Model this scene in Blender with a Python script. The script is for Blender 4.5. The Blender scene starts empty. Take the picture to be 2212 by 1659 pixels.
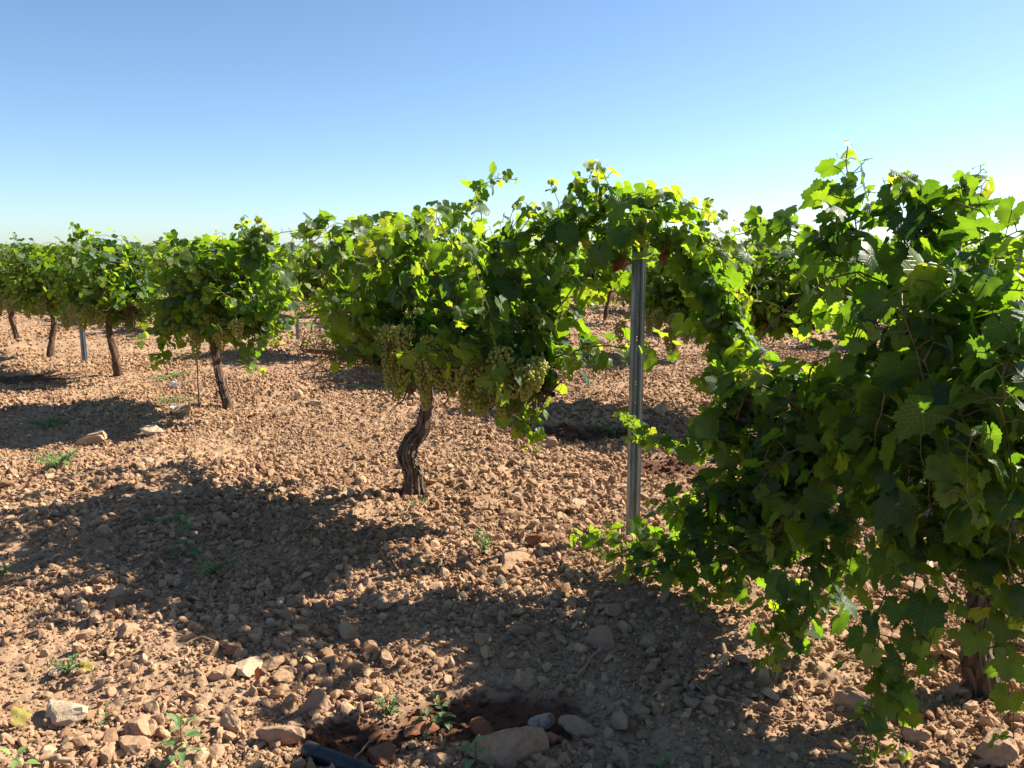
import bpy, bmesh, math
import numpy as np
from mathutils import Vector, Matrix

# ------------------------------------------------------------------ camera, sky, sun, exposure
sc = bpy.context.scene
C = sc.collection
H_EYE = 1.30
PITCH = math.radians(9.2)
F = 1790.0                                   # focal length in pixels of a 2212 x 1659 view
cam_d = bpy.data.cameras.new("camera")
cam = bpy.data.objects.new("camera", cam_d)
C.objects.link(cam)
cam.location = (0, 0, H_EYE)
cam.rotation_euler = (math.pi / 2 - PITCH, 0, 0)
cam_d.sensor_width = 17.3
cam_d.lens = 14.0
cam_d.clip_start = 0.05
cam_d.clip_end = 6000
sc.camera = cam

SUN_EL, SUN_AZ = math.radians(39), math.radians(64)     # azimuth from +Y (view direction) towards +X
world = bpy.data.worlds.new("World")
sc.world = world
world.use_nodes = True
wn = world.node_tree
bg = wn.nodes["Background"]
sky = wn.nodes.new("ShaderNodeTexSky")
sky.sky_type = 'NISHITA'
sky.sun_disc = False
sky.sun_elevation = SUN_EL
sky.sun_rotation = SUN_AZ
sky.air_density = 0.76
sky.dust_density = 0.4
sky.ozone_density = 3.0
tone = wn.nodes.new("ShaderNodeMix"); tone.data_type = 'RGBA'; tone.blend_type = 'MULTIPLY'
tone.inputs[0].default_value = 1.0; tone.inputs[7].default_value = (0.90, 0.97, 0.98, 1)
wn.links.new(sky.outputs[0], tone.inputs[6]); wn.links.new(tone.outputs[2], bg.inputs[0])
bg.inputs[1].default_value = 0.072
sl = bpy.data.lights.new("sun", 'SUN')
sl.energy = 5.0
sl.angle = math.radians(0.5)
sl.color = (1.0, 0.93, 0.80)
so = bpy.data.objects.new("sun", sl)
C.objects.link(so)
S = Vector((math.cos(SUN_EL) * math.sin(SUN_AZ), math.cos(SUN_EL) * math.cos(SUN_AZ), math.sin(SUN_EL)))
so.rotation_euler = S.to_track_quat('Z', 'Y').to_euler()
so.location = (20, 20, 20)
sc.view_settings.view_transform = 'Standard'
sc.view_settings.look = 'None'
sc.view_settings.exposure = 1.38
sc.view_settings.gamma = 1.0
sc.cycles.max_bounces = 8
sc.cycles.transparent_max_bounces = 6

rng = np.random.default_rng(11)
SP, CP = math.sin(PITCH), math.cos(PITCH)


def at(px, py, Y):
    """point at forward distance Y seen at (px, py) of the 2212 x 1659 view"""
    u, v = (px - 1106) / F, (829.5 - py) / F
    t = Y / (CP + v * SP)
    return np.array([u * t, Y, H_EYE + t * (v * CP - SP)])


def G(px, py):
    """ground point under a pixel"""
    u, v = (px - 1106) / F, (829.5 - py) / F
    t = H_EYE / (SP - v * CP)
    return np.array([u * t, t * (CP + v * SP)])


D = np.array([-0.680, 0.733]); D /= np.linalg.norm(D)      # along the rows, away to the left
N = np.array([D[1], -D[0]])                                # across the rows, away from the camera
ROT = math.atan2(D[1], D[0])


def row_xy(n, s):
    return N * n + D * s


# ------------------------------------------------------------------ noise
def _h(ix, iy, seed):
    a = (ix.astype(np.int64) * 374761393 + iy.astype(np.int64) * 668265263 + seed * 982451653) & 0xFFFFFFFF
    a = ((a ^ (a >> 13)) * 1274126177) & 0xFFFFFFFF
    a = ((a ^ (a >> 16)) * 2246822519) & 0xFFFFFFFF
    return ((a ^ (a >> 15)) & 0xFFFFFF) / float(0x1000000)


def vnoise(x, y, seed=0):
    ix, iy = np.floor(x), np.floor(y)
    fx, fy = x - ix, y - iy
    fx, fy = fx * fx * (3 - 2 * fx), fy * fy * (3 - 2 * fy)
    a, b = _h(ix, iy, seed), _h(ix + 1, iy, seed)
    c, d = _h(ix, iy + 1, seed), _h(ix + 1, iy + 1, seed)
    return (a + (b - a) * fx) * (1 - fy) + (c + (d - c) * fx) * fy - 0.5


def lumps(x, y, cell, seed, fill=0.8):
    gx, gy = x / cell, y / cell
    ix, iy = np.floor(gx), np.floor(gy)
    out = np.zeros_like(x)
    for dx in (-1, 0, 1):
        for dy in (-1, 0, 1):
            cx, cy = ix + dx, iy + dy
            px = cx + _h(cx, cy, seed); py = cy + _h(cx, cy, seed + 1)
            k = _h(cx, cy, seed + 2)
            rr = 0.18 + 0.42 * k * k
            ang = _h(cx, cy, seed + 3) * 3.14
            ex, ey = gx - px, gy - py
            ca, sa = np.cos(ang), np.sin(ang)
            q = ((ex * ca + ey * sa) ** 2 + ((-ex * sa + ey * ca) * 1.35) ** 2) / (rr * rr)
            hh = np.where((q < 1) & (_h(cx, cy, seed + 4) < fill), rr * np.sqrt(np.clip(1 - q, 0, 1)), 0)
            out = np.maximum(out, hh)
    return out * cell


WET = [(G(1075, 1540), 0.30, 0.15), (G(1225, 935), 0.55, 0.24), (G(1450, 1005), 0.30, 0.22),
       (G(770, 1590), 0.16, 0.12), (G(45, 822), 0.5, 0.35), (G(450, 1110), 0.22, 0.10)]


def wetness(x, y):
    w = np.zeros_like(x)
    for c, rx, ry in WET:
        q = ((x - c[0]) / rx) ** 2 + ((y - c[1]) / ry) ** 2
        w = np.maximum(w, np.clip(1.4 - q, 0, 1))
    return w


def base_z(x, y):
    x = np.asarray(x, float); y = np.asarray(y, float)
    s = x * D[0] + y * D[1]; n = x * N[0] + y * N[1]
    z = 0.07 * vnoise(x * 0.9 + 7, y * 0.9, 3) + 0.045 * vnoise(x * 2.3, y * 2.3, 4) + 0.022 * vnoise(x * 6, y * 6, 5)
    z += 0.02 * vnoise(n * 5.5, s * 0.8, 6)
    r = np.hypot(x, y)
    z = z * np.clip((r - 0.2) / 2, 0, 1) * np.clip((200 - r) / 100, 0, 1)
    return z - 0.012 * wetness(x, y)


def full_z(x, y, sp=0.0):
    wt = 1 - 0.75 * wetness(x, y)
    patch = np.clip(0.75 + 1.5 * vnoise(x * 1.7, y * 1.7, 40), 0.25, 1.2)
    z = base_z(x, y)
    for cell, seed, amp in ((0.11, 50, .30), (0.055, 60, .42), (0.027, 70, .6), (0.013, 80, .7)):
        w = np.clip(1.6 - sp / (cell * 0.4), 0, 1)
        z = z + amp * wt * patch * w * lumps(x, y, cell, seed)
    z = z + 0.006 * vnoise(x * 60, y * 60, 8) * np.clip(1.5 - sp / .01, 0, 1)
    return z


# ------------------------------------------------------------------ mesh helpers
def mesh(name, v, f, mats, smooth=True, attrs=None, midx=None):
    """v (n,3); f (m,k) array of tris or quads or a list of such arrays"""
    me = bpy.data.meshes.new(name)
    v = np.ascontiguousarray(v, dtype=np.float32)
    fs = f if isinstance(f, list) else [f]
    fs = [np.asarray(a, dtype=np.int32) for a in fs if len(a)]
    tot = np.concatenate([np.full(len(a), a.shape[1], np.int32) for a in fs])
    loops = np.concatenate([a.ravel() for a in fs])
    start = np.concatenate([[0], np.cumsum(tot)[:-1]]).astype(np.int32)
    me.vertices.add(len(v)); me.vertices.foreach_set("co", v.ravel())
    me.loops.add(len(loops)); me.loops.foreach_set("vertex_index", loops)
    me.polygons.add(len(tot)); me.polygons.foreach_set("loop_start", start)
    me.polygons.foreach_set("loop_total", tot)
    me.polygons.foreach_set("use_smooth", np.full(len(tot), smooth, dtype=bool))
    for m in (mats if isinstance(mats, (list, tuple)) else [mats]):
        me.materials.append(m)
    if midx is not None:
        me.polygons.foreach_set("material_index", np.asarray(midx, np.int32))
    for k, a in (attrs or {}).items():
        a = np.asarray(a, np.float32)
        if a.ndim == 1:
            at_ = me.attributes.new(k, 'FLOAT', 'POINT'); at_.data.foreach_set("value", a)
        else:
            at_ = me.attributes.new(k, 'FLOAT_VECTOR', 'POINT'); at_.data.foreach_set("vector", a.ravel())
    me.update(calc_edges=True)
    return me


def link(name, me, parent=None, loc=None, **props):
    o = bpy.data.objects.new(name, me)
    C.objects.link(o)
    if parent is not None:
        o.parent = parent
    if loc is not None:
        o.location = loc
    for k, v in props.items():
        o[k] = v
    return o


class Geo:
    """collects pieces into one mesh, with 'tint' and 'leafco' point attributes and a material index per piece"""
    def __init__(s):
        s.v, s.f3, s.f4, s.t, s.c, s.m3, s.m4, s.n = [], [], [], [], [], [], [], 0

    def add(s, v, f, tint=0.5, co=None, mi=0):
        v = np.asarray(v, float); f = np.asarray(f)
        s.v.append(v)
        (s.f3 if f.shape[1] == 3 else s.f4).append(f + s.n)
        (s.m3 if f.shape[1] == 3 else s.m4).append(np.full(len(f), mi))
        s.t.append(np.broadcast_to(np.asarray(tint, float), (len(v),)))
        s.c.append(np.zeros((len(v), 3)) if co is None else co)
        s.n += len(v)

    def build(s, name, mats, smooth=True):
        fs = []; mi = []
        if s.f3: fs.append(np.concatenate(s.f3)); mi.append(np.concatenate(s.m3))
        if s.f4: fs.append(np.concatenate(s.f4)); mi.append(np.concatenate(s.m4))
        return mesh(name, np.concatenate(s.v), fs, mats, smooth,
                    {"tint": np.concatenate(s.t), "leafco": np.concatenate(s.c)}, np.concatenate(mi))


def nrm(a):
    a = np.asarray(a, float)
    return a / (np.linalg.norm(a, axis=-1, keepdims=True) + 1e-9)


def tube(path, rad, sides=6, cap=True):
    path = np.asarray(path, float); n = len(path)
    rad = np.broadcast_to(np.asarray(rad, float), (n,))
    tan = nrm(np.gradient(path, axis=0))
    ref = np.array([0.3, 0.9, 0.31]); u = nrm(np.cross(tan[0], ref))
    v = []
    for i in range(n):
        u = nrm(u - tan[i] * np.dot(u, tan[i])); w = np.cross(tan[i], u)
        a = np.arange(sides) * 2 * math.pi / sides
        v.append(path[i] + rad[i] * (np.cos(a)[:, None] * u + np.sin(a)[:, None] * w))
    v = np.concatenate(v)
    i, j = np.meshgrid(np.arange(n - 1), np.arange(sides), indexing='ij')
    i, j = i.ravel(), j.ravel(); k = (j + 1) % sides
    f = np.stack([i * sides + j, i * sides + k, (i + 1) * sides + k, (i + 1) * sides + j], 1)
    return v, f


def smooth_path(pts, step=0.06):
    """Catmull-Rom through pts, resampled to about even steps"""
    P = np.asarray(pts, float)
    P = np.vstack([2 * P[0] - P[1], P, 2 * P[-1] - P[-2]])
    out = []
    for i in range(1, len(P) - 2):
        for t in np.linspace(0, 1, 12, endpoint=False):
            a, b, c, d = P[i - 1], P[i], P[i + 1], P[i + 2]
            out.append(0.5 * ((2 * b) + (c - a) * t + (2 * a - 5 * b + 4 * c - d) * t * t + (3 * b - a - 3 * c + d) * t ** 3))
    out.append(P[-2])
    out = np.array(out)
    L = np.concatenate([[0], np.cumsum(np.linalg.norm(np.diff(out, axis=0), axis=1))])
    m = max(3, int(L[-1] / step) + 1)
    q = np.linspace(0, L[-1], m)
    return np.stack([np.interp(q, L, out[:, k]) for k in range(3)], 1)


# ------------------------------------------------------------------ materials
def new_mat(name):
    m = bpy.data.materials.new(name); m.use_nodes = True
    nt = m.node_tree; b = nt.nodes["Principled BSDF"]
    return m, nt, b


def node(nt, kind, **kw):
    n = nt.nodes.new(kind)
    for k, v in kw.items():
        if k.startswith("i_"):
            key = k[2:]
            n.inputs[int(key) if key.isdigit() else key].default_value = v
        else:
            setattr(n, k, v)
    return n


def math_(nt, op, a, b=None, c=None):
    n = nt.nodes.new("ShaderNodeMath"); n.operation = op
    for i, x in enumerate((a, b, c)):
        if x is None: continue
        if isinstance(x, (int, float)): n.inputs[i].default_value = x
        else: nt.links.new(x, n.inputs[i])
    return n.outputs[0]


def ramp(nt, fac, stops):
    r = nt.nodes.new("ShaderNodeValToRGB")
    e = r.color_ramp.elements
    while len(e) < len(stops): e.new(0.5)
    for i, (p, c) in enumerate(stops):
        e[i].position = p; e[i].color = (*c, 1)
    nt.links.new(fac, r.inputs[0])
    return r.outputs[0]


def mixc(nt, fac, a, b, mode='MIX'):
    n = nt.nodes.new("ShaderNodeMix"); n.data_type = 'RGBA'; n.blend_type = mode
    for i, x in ((0, fac), (6, a), (7, b)):
        if isinstance(x, (int, float)): n.inputs[i].default_value = x
        elif isinstance(x, tuple): n.inputs[i].default_value = (*x, 1)
        else: nt.links.new(x, n.inputs[i])
    return n.outputs[2]


def noise(nt, vec, scale, detail=4, rough=0.6):
    n = nt.nodes.new("ShaderNodeTexNoise")
    n.inputs["Scale"].default_value = scale; n.inputs["Detail"].default_value = detail
    n.inputs["Roughness"].default_value = rough
    if vec is not None: nt.links.new(vec, n.inputs["Vector"])
    return n.outputs["Fac"]


def bump(nt, b, height, strength, dist):
    n = nt.nodes.new("ShaderNodeBump")
    n.inputs["Strength"].default_value = strength; n.inputs["Distance"].default_value = dist
    nt.links.new(height, n.inputs["Height"]); nt.links.new(n.outputs[0], b.inputs["Normal"])


def make_soil(name, stone=False):
    m, nt, b = new_mat(name)
    pos = nt.nodes.new("ShaderNodeNewGeometry").outputs["Position"]
    n1 = noise(nt, pos, 1.3, 4); n2 = noise(nt, pos, 28, 5, .7); n3 = noise(nt, pos, 160, 4, .7)
    tint = node(nt, "ShaderNodeAttribute", attribute_name="tint").outputs["Fac"]
    col = ramp(nt, n1, [(0.3, (0.300, 0.183, 0.106)), (0.7, (0.380, 0.248, 0.152))])
    col = mixc(nt, 0.9, col, ramp(nt, n2, [(0.30, (0.72, 0.68, 0.66)), (0.55, (1, 1, 1)), (0.8, (1.2, 1.2, 1.18))]), 'MULTIPLY')
    if stone:
        t2 = ramp(nt, tint, [(0.0, (0.70, 0.62, 0.58)), (0.3, (0.95, 0.92, 0.90)), (0.75, (1.28, 1.26, 1.22)), (0.96, (1.42, 1.46, 1.46)), (1.0, (1.6, 1.9, 2.2))])
        col = mixc(nt, 1.0, col, t2, 'MULTIPLY')
    # moist dark red soil round the drippers
    sep = nt.nodes.new("ShaderNodeSeparateXYZ"); nt.links.new(pos, sep.inputs[0])
    wob = noise(nt, pos, 9, 4)
    wet = None
    for c, rx, ry in WET[:5]:
        a = math_(nt, 'MULTIPLY', math_(nt, 'SUBTRACT', sep.outputs[0], float(c[0])), 1 / rx)
        d = math_(nt, 'MULTIPLY', math_(nt, 'SUBTRACT', sep.outputs[1], float(c[1])), 1 / ry)
        q = math_(nt, 'ADD', math_(nt, 'MULTIPLY', a, a), math_(nt, 'MULTIPLY', d, d))
        wet = q if wet is None else math_(nt, 'MINIMUM', wet, q)
    q = math_(nt, 'ADD', wet, math_(nt, 'MULTIPLY', wob, 1.6))
    wf = nt.nodes.new("ShaderNodeMapRange"); wf.clamp = True
    wf.inputs[1].default_value = 1.9; wf.inputs[2].default_value = 1.35
    nt.links.new(q, wf.inputs[0])
    col = mixc(nt, math_(nt, 'MULTIPLY', wf.outputs[0], 0.9), col, (0.075, 0.028, 0.015))
    nt.links.new(col, b.inputs["Base Color"])
    b.inputs["Roughness"].default_value = 0.95
    b.inputs["Specular IOR Level"].default_value = 0.15
    bump(nt, b, math_(nt, 'ADD', n3, math_(nt, 'MULTIPLY', n2, 1.5)), 0.55, 0.006)
    return m


SOIL = make_soil("soil")
CLOD = make_soil("clod", True)


def make_rock(name, c1, c2, spot=None):
    m, nt, b = new_mat(name)
    tc = nt.nodes.new("ShaderNodeTexCoord").outputs["Object"]
    rnd = nt.nodes.new("ShaderNodeObjectInfo").outputs["Random"]
    mp = nt.nodes.new("ShaderNodeVectorMath"); mp.operation = 'ADD'
    cb = nt.nodes.new("ShaderNodeCombineXYZ"); nt.links.new(math_(nt, 'MULTIPLY', rnd, 37.0), cb.inputs[0])
    nt.links.new(tc, mp.inputs[0]); nt.links.new(cb.outputs[0], mp.inputs[1])
    v = mp.outputs[0]
    n1 = noise(nt, v, 1.6, 6, .65); n2 = noise(nt, v, 9, 6, .7)
    col = ramp(nt, n1, [(0.35, c1), (0.65, c2)])
    col = mixc(nt, 0.8, col, ramp(nt, n2, [(0.32, (0.66, 0.60, 0.56)), (0.5, (1, 1, 1)), (0.75, (1.12, 1.1, 1.06))]), 'MULTIPLY')
    col = mixc(nt, 1.0, col, ramp(nt, rnd, [(0, (0.84, 0.80, 0.78)), (1, (1.08, 1.08, 1.06))]), 'MULTIPLY')
    if spot:
        col = mixc(nt, ramp(nt, n1, [(0.50, (0, 0, 0)), (0.56, (1, 1, 1))]), col, spot)
    nt.links.new(col, b.inputs["Base Color"])
    b.inputs["Roughness"].default_value = 0.9
    b.inputs["Specular IOR Level"].default_value = 0.2
    bump(nt, b, math_(nt, 'ADD', n1, math_(nt, 'MULTIPLY', n2, 1.3)), 0.45, 0.02)
    return m


ROCK = make_rock("tan_rock", (0.38, 0.24, 0.14), (0.47, 0.315, 0.195))
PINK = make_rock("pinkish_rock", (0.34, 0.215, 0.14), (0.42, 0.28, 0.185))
PALE = make_rock("pale_rock", (0.47, 0.34, 0.22), (0.55, 0.42, 0.285))
QUARTZ = make_rock("white_rock", (0.46, 0.42, 0.37), (0.56, 0.52, 0.46), (0.42, 0.22, 0.10))
RED = make_rock("red_rock", (0.26, 0.105, 0.055), (0.34, 0.15, 0.08))


def make_leaf(name, stops, under, trans, tw=0.42, veins=True, rough=0.42):
    m, nt, b = new_mat(name)
    tint = node(nt, "ShaderNodeAttribute", attribute_name="tint").outputs["Fac"]
    co = node(nt, "ShaderNodeAttribute", attribute_name="leafco").outputs["Vector"]
    pos = nt.nodes.new("ShaderNodeNewGeometry")
    n1 = noise(nt, pos.outputs["Position"], 38, 4, .6)
    col = ramp(nt, tint, stops)
    col = mixc(nt, 0.7, col, ramp(nt, n1, [(0.3, (0.75, 0.78, 0.75)), (0.7, (1.2, 1.15, 1.1))]), 'MULTIPLY')
    tcol = mixc(nt, 1.0, ramp(nt, tint, trans), ramp(nt, n1, [(0.3, (0.8, 0.82, 0.8)), (0.7, (1.15, 1.1, 1.0))]), 'MULTIPLY')
    ucol = mixc(nt, 0.55, col, under)
    if veins:
        sep = nt.nodes.new("ShaderNodeSeparateXYZ"); nt.links.new(co, sep.inputs[0])
        ax = math_(nt, 'ABSOLUTE', sep.outputs[0]); y = sep.outputs[1]
        best = None
        for a in (0, 50, 100):
            c, s = math.cos(math.radians(a)), math.sin(math.radians(a))
            al = math_(nt, 'ADD', math_(nt, 'MULTIPLY', ax, s), math_(nt, 'MULTIPLY', y, c))
            pp = math_(nt, 'ABSOLUTE', math_(nt, 'SUBTRACT', math_(nt, 'MULTIPLY', ax, c), math_(nt, 'MULTIPLY', y, s)))
            # side veins leave the main vein at a slant
            w = math_(nt, 'PINGPONG', math_(nt, 'SUBTRACT', al, math_(nt, 'MULTIPLY', pp, 0.9)), 0.085)
            side = math_(nt, 'ADD', math_(nt, 'MULTIPLY', w, 1.0), math_(nt, 'ADD', 0.008, math_(nt, 'MULTIPLY', math_(nt, 'GREATER_THAN', pp, 0.30), 1.0)))
            d = math_(nt, 'MINIMUM', math_(nt, 'ADD', pp, math_(nt, 'MULTIPLY', al, 0.012)), side)
            d = math_(nt, 'ADD', d, math_(nt, 'MULTIPLY', math_(nt, 'LESS_THAN', al, 0.0), 1.0))
            best = d if best is None else math_(nt, 'MINIMUM', best, d)
        mr = nt.nodes.new("ShaderNodeMapRange"); mr.clamp = True
        mr.inputs[1].default_value = 0.030; mr.inputs[2].default_value = 0.008
        nt.links.new(best, mr.inputs[0]); vm = mr.outputs[0]
        f = math_(nt, 'MULTIPLY', vm, 0.20)
        col = mixc(nt, f, col, (0.20, 0.30, 0.09))
        ucol = mixc(nt, f, ucol, (0.30, 0.36, 0.16))
        tcol = mixc(nt, math_(nt, 'MULTIPLY', vm, 0.22), tcol, (0.50, 0.60, 0.12))
        bump(nt, b, math_(nt, 'MULTIPLY', vm, -1.0), 0.35, 0.003)
    fc = mixc(nt, pos.outputs["Backfacing"], col, ucol)
    nt.links.new(fc, b.inputs["Base Color"])
    b.inputs["Roughness"].default_value = rough
    rr = nt.nodes.new("ShaderNodeMapRange"); rr.inputs[3].default_value = rough; rr.inputs[4].default_value = 0.8
    nt.links.new(pos.outputs["Backfacing"], rr.inputs[0]); nt.links.new(rr.outputs[0], b.inputs["Roughness"])
    b.inputs["Specular IOR Level"].default_value = 0.28
    t = nt.nodes.new("ShaderNodeBsdfTranslucent"); nt.links.new(tcol, t.inputs[0])
    mx = nt.nodes.new("ShaderNodeMixShader"); mx.inputs[0].default_value = tw
    nt.links.new(b.outputs[0], mx.inputs[1]); nt.links.new(t.outputs[0], mx.inputs[2])
    nt.links.new(mx.outputs[0], nt.nodes["Material Output"].inputs[0])
    return m


LEAF = make_leaf("vine_leaf",
                 [(0, (0.012, 0.036, 0.011)), (0.35, (0.020, 0.055, 0.011)), (0.75, (0.050, 0.11, 0.016)), (1, (0.15, 0.19, 0.03))],
                 (0.06, 0.085, 0.038),
                 [(0, (0.12, 0.28, 0.006)), (0.3, (0.25, 0.47, 0.009)), (0.6, (0.50, 0.72, 0.016)), (1, (0.76, 0.80, 0.04))])
WEED = make_leaf("weed_leaf",
                 [(0, (0.07, 0.15, 0.06)), (0.5, (0.11, 0.21, 0.08)), (1, (0.2, 0.3, 0.09))],
                 (0.2, 0.28, 0.15), [(0, (0.2, 0.4, 0.08)), (1, (0.35, 0.5, 0.1))], 0.25, False, 0.6)
WITHER = make_leaf("withered_leaf",
                   [(0, (0.10, 0.028, 0.018)), (1, (0.20, 0.07, 0.03))], (0.28, 0.10, 0.05),
                   [(0, (0.35, 0.06, 0.02)), (1, (0.45, 0.12, 0.04))], 0.25, False, 0.7)
YELLOW = make_leaf("yellowing_leaf",
                   [(0, (0.26, 0.21, 0.05)), (1, (0.34, 0.30, 0.07))], (0.4, 0.34, 0.14),
                   [(0, (0.6, 0.5, 0.1)), (1, (0.7, 0.55, 0.1))], 0.3, True, 0.6)


def make_plain(name, c1, c2, scale=20, rough=0.7, bmp=0.2, dist=0.004, stretch=None, metal=0.0, spec=0.4):
    m, nt, b = new_mat(name)
    v = nt.nodes.new("ShaderNodeTexCoord").outputs["Object"]
    if stretch:
        mp = nt.nodes.new("ShaderNodeMapping"); mp.inputs["Scale"].default_value = stretch
        nt.links.new(v, mp.inputs[0]); v = mp.outputs[0]
    n1 = noise(nt, v, scale, 6, .65)
    nt.links.new(ramp(nt, n1, [(0.35, c1), (0.65, c2)]), b.inputs["Base Color"])
    b.inputs["Roughness"].default_value = rough; b.inputs["Metallic"].default_value = metal
    b.inputs["Specular IOR Level"].default_value = spec
    if bmp: bump(nt, b, n1, bmp, dist)
    return m


BARK = make_plain("vine_bark", (0.05, 0.028, 0.019), (0.17, 0.105, 0.07), 11, 0.95, 0.9, 0.02, (5, 5, 1.3), 0, 0.15)
FLAKE = make_plain("bark_flake", (0.09, 0.062, 0.045), (0.19, 0.145, 0.11), 14, 0.95, 0.5, 0.005, (5, 5, 0.6), 0, 0.15)
CANE = make_plain("cane_wood", (0.09, 0.045, 0.02), (0.16, 0.085, 0.035), 14, 0.6, 0.1)
GREENCANE = make_plain("green_shoot", (0.07, 0.09, 0.025), (0.15, 0.10, 0.035), 10, 0.5, 0)
TWIG = make_plain("dry_twig", (0.22, 0.13, 0.07), (0.38, 0.25, 0.15), 20, 0.85, 0.2)
STEEL = make_plain("galvanised_steel", (0.15, 0.18, 0.20), (0.26, 0.30, 0.325), 7, 0.42, 0.05, 0.002, (4, 4, 1), 0.75)
WIRE = make_plain("wire", (0.10, 0.10, 0.10), (0.2, 0.2, 0.19), 40, 0.5, 0, metal=0.6)
TIE = make_plain("green_tie", (0.01, 0.16, 0.10), (0.02, 0.22, 0.14), 10, 0.5, 0)
BLACK = make_plain("black_plastic", (0.012, 0.012, 0.014), (0.03, 0.03, 0.033), 30, 0.45, 0.1)
WHITE = make_plain("white_paper", (0.72, 0.73, 0.76), (0.8, 0.8, 0.8), 5, 0.6, 0.1)
BLUE = make_plain("blue_print", (0.20, 0.32, 0.60), (0.30, 0.42, 0.7), 5, 0.5, 0)


def make_grape():
    m, nt, b = new_mat("grape_skin")
    tint = node(nt, "ShaderNodeAttribute", attribute_name="tint").outputs["Fac"]
    pos = nt.nodes.new("ShaderNodeNewGeometry").outputs["Position"]
    n1 = noise(nt, pos, 120, 4, .7)
    col = ramp(nt, tint, [(0, (0.21, 0.27, 0.06)), (0.5, (0.35, 0.36, 0.09)), (1, (0.48, 0.38, 0.13))])
    col = mixc(nt, 0.8, col, ramp(nt, n1, [(0.35, (0.78, 0.72, 0.62)), (0.6, (1.05, 1.05, 1.0))]), 'MULTIPLY')
    nt.links.new(col, b.inputs["Base Color"])
    b.inputs["Roughness"].default_value = 0.38
    t = nt.nodes.new("ShaderNodeBsdfTranslucent"); t.inputs[0].default_value = (0.75, 0.72, 0.10, 1)
    mx = nt.nodes.new("ShaderNodeMixShader"); mx.inputs[0].default_value = 0.36
    nt.links.new(b.outputs[0], mx.inputs[1]); nt.links.new(t.outputs[0], mx.inputs[2])
    nt.links.new(mx.outputs[0], nt.nodes["Material Output"].inputs[0])
    return m


GRAPE = make_grape()


# ------------------------------------------------------------------ ground
def build_ground():
    fine = np.radians(np.linspace(-44, 44, 1000))
    rest = np.radians(np.linspace(44, 316, 92)[1:-1])
    A = np.concatenate([fine, rest])
    R = [0.25]
    while R[-1] < 4000:
        r = R[-1]
        k = 0.05 if r < 1.2 else 0.003 if r < 8 else 0.006 if r < 30 else 0.03
        R.append(r * (1 + k))
    R = np.array(R)
    rr, aa = np.meshgrid(R, A, indexing='ij')
    x, y = (rr * np.sin(aa)).ravel(), (rr * np.cos(aa)).ravel()
    sp = (rr * 0.003).ravel()
    sp = np.where((np.abs(np.arctan2(x, y)) > 0.77), 1.0, sp)
    sp = np.where(rr.ravel() > 30, 1.0, sp)
    z = full_z(x, y, sp)
    na, nr = len(A), len(R)
    i, j = np.meshgrid(np.arange(nr - 1), np.arange(na), indexing='ij')
    i, j = i.ravel(), j.ravel(); k = (j + 1) % na
    f = np.stack([i * na + j, i * na + k, (i + 1) * na + k, (i + 1) * na + j], 1)[:, ::-1]
    v = np.stack([x, y, z], 1)
    v = np.vstack([v, [[0, 0, 0]]])
    c = len(v) - 1
    f3 = np.stack([np.arange(na), (np.arange(na) + 1) % na, np.full(na, c)], 1)
    me = mesh("ground", v, [f, f3], SOIL)
    link("ground", me, kind="structure", label="dry reddish stony soil of the vineyard floor")


def ico(sub):
    bm = bmesh.new(); bmesh.ops.create_icosphere(bm, subdivisions=sub, radius=1.0)
    v = np.array([p.co[:] for p in bm.verts]); f = np.array([[q.index for q in p.verts] for p in bm.faces])
    bm.free(); return v, f


def rock_shape(sub, seed, cuts=7, rough=0.10):
    r = np.random.default_rng(seed)
    v, f = ico(sub)
    a = v * 1.7 + r.uniform(0, 50, 3)
    d = vnoise(a[:, 0] + a[:, 2] * .7, a[:, 1] - a[:, 2] * .6, seed)
    v = v * (1 + 0.5 * d[:, None])
    for _ in range(cuts):
        n = nrm(r.normal(size=3)); h = r.uniform(0.38, 0.82)
        q = v @ n
        v = v - np.where(q > h, (q - h) * 0.92, 0)[:, None] * n
    a = v * 5 + 9
    if sub > 1:
        v = v * (1 + rough * vnoise(a[:, 0] + a[:, 2], a[:, 1] - a[:, 2] * .8, seed + 5)[:, None])
    v = v * np.array([1, r.uniform(.6, .95), r.uniform(.38, .8)])
    return v, f


def rand_rot(n, r, flat=0.0):
    q = r.normal(size=(n, 4)); q[:, 1:3] *= (1 - flat)
    q /= np.linalg.norm(q, axis=1, keepdims=True)
    w, x, y, z = q.T
    return np.stack([np.stack([1 - 2 * (y * y + z * z), 2 * (x * y - z * w), 2 * (x * z + y * w)], 1),
                     np.stack([2 * (x * y + z * w), 1 - 2 * (x * x + z * z), 2 * (y * z - x * w)], 1),
                     np.stack([2 * (x * z - y * w), 2 * (y * z + x * w), 1 - 2 * (x * x + y * y)], 1)], 1)


def scatter(n, r0, r1, ang, r):
    """n points, even over a wedge of the ground"""
    rad = np.sqrt(r.uniform(r0 * r0, r1 * r1, n)); a = np.radians(r.uniform(-ang, ang, n))
    return rad * np.sin(a), rad * np.cos(a)


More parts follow.
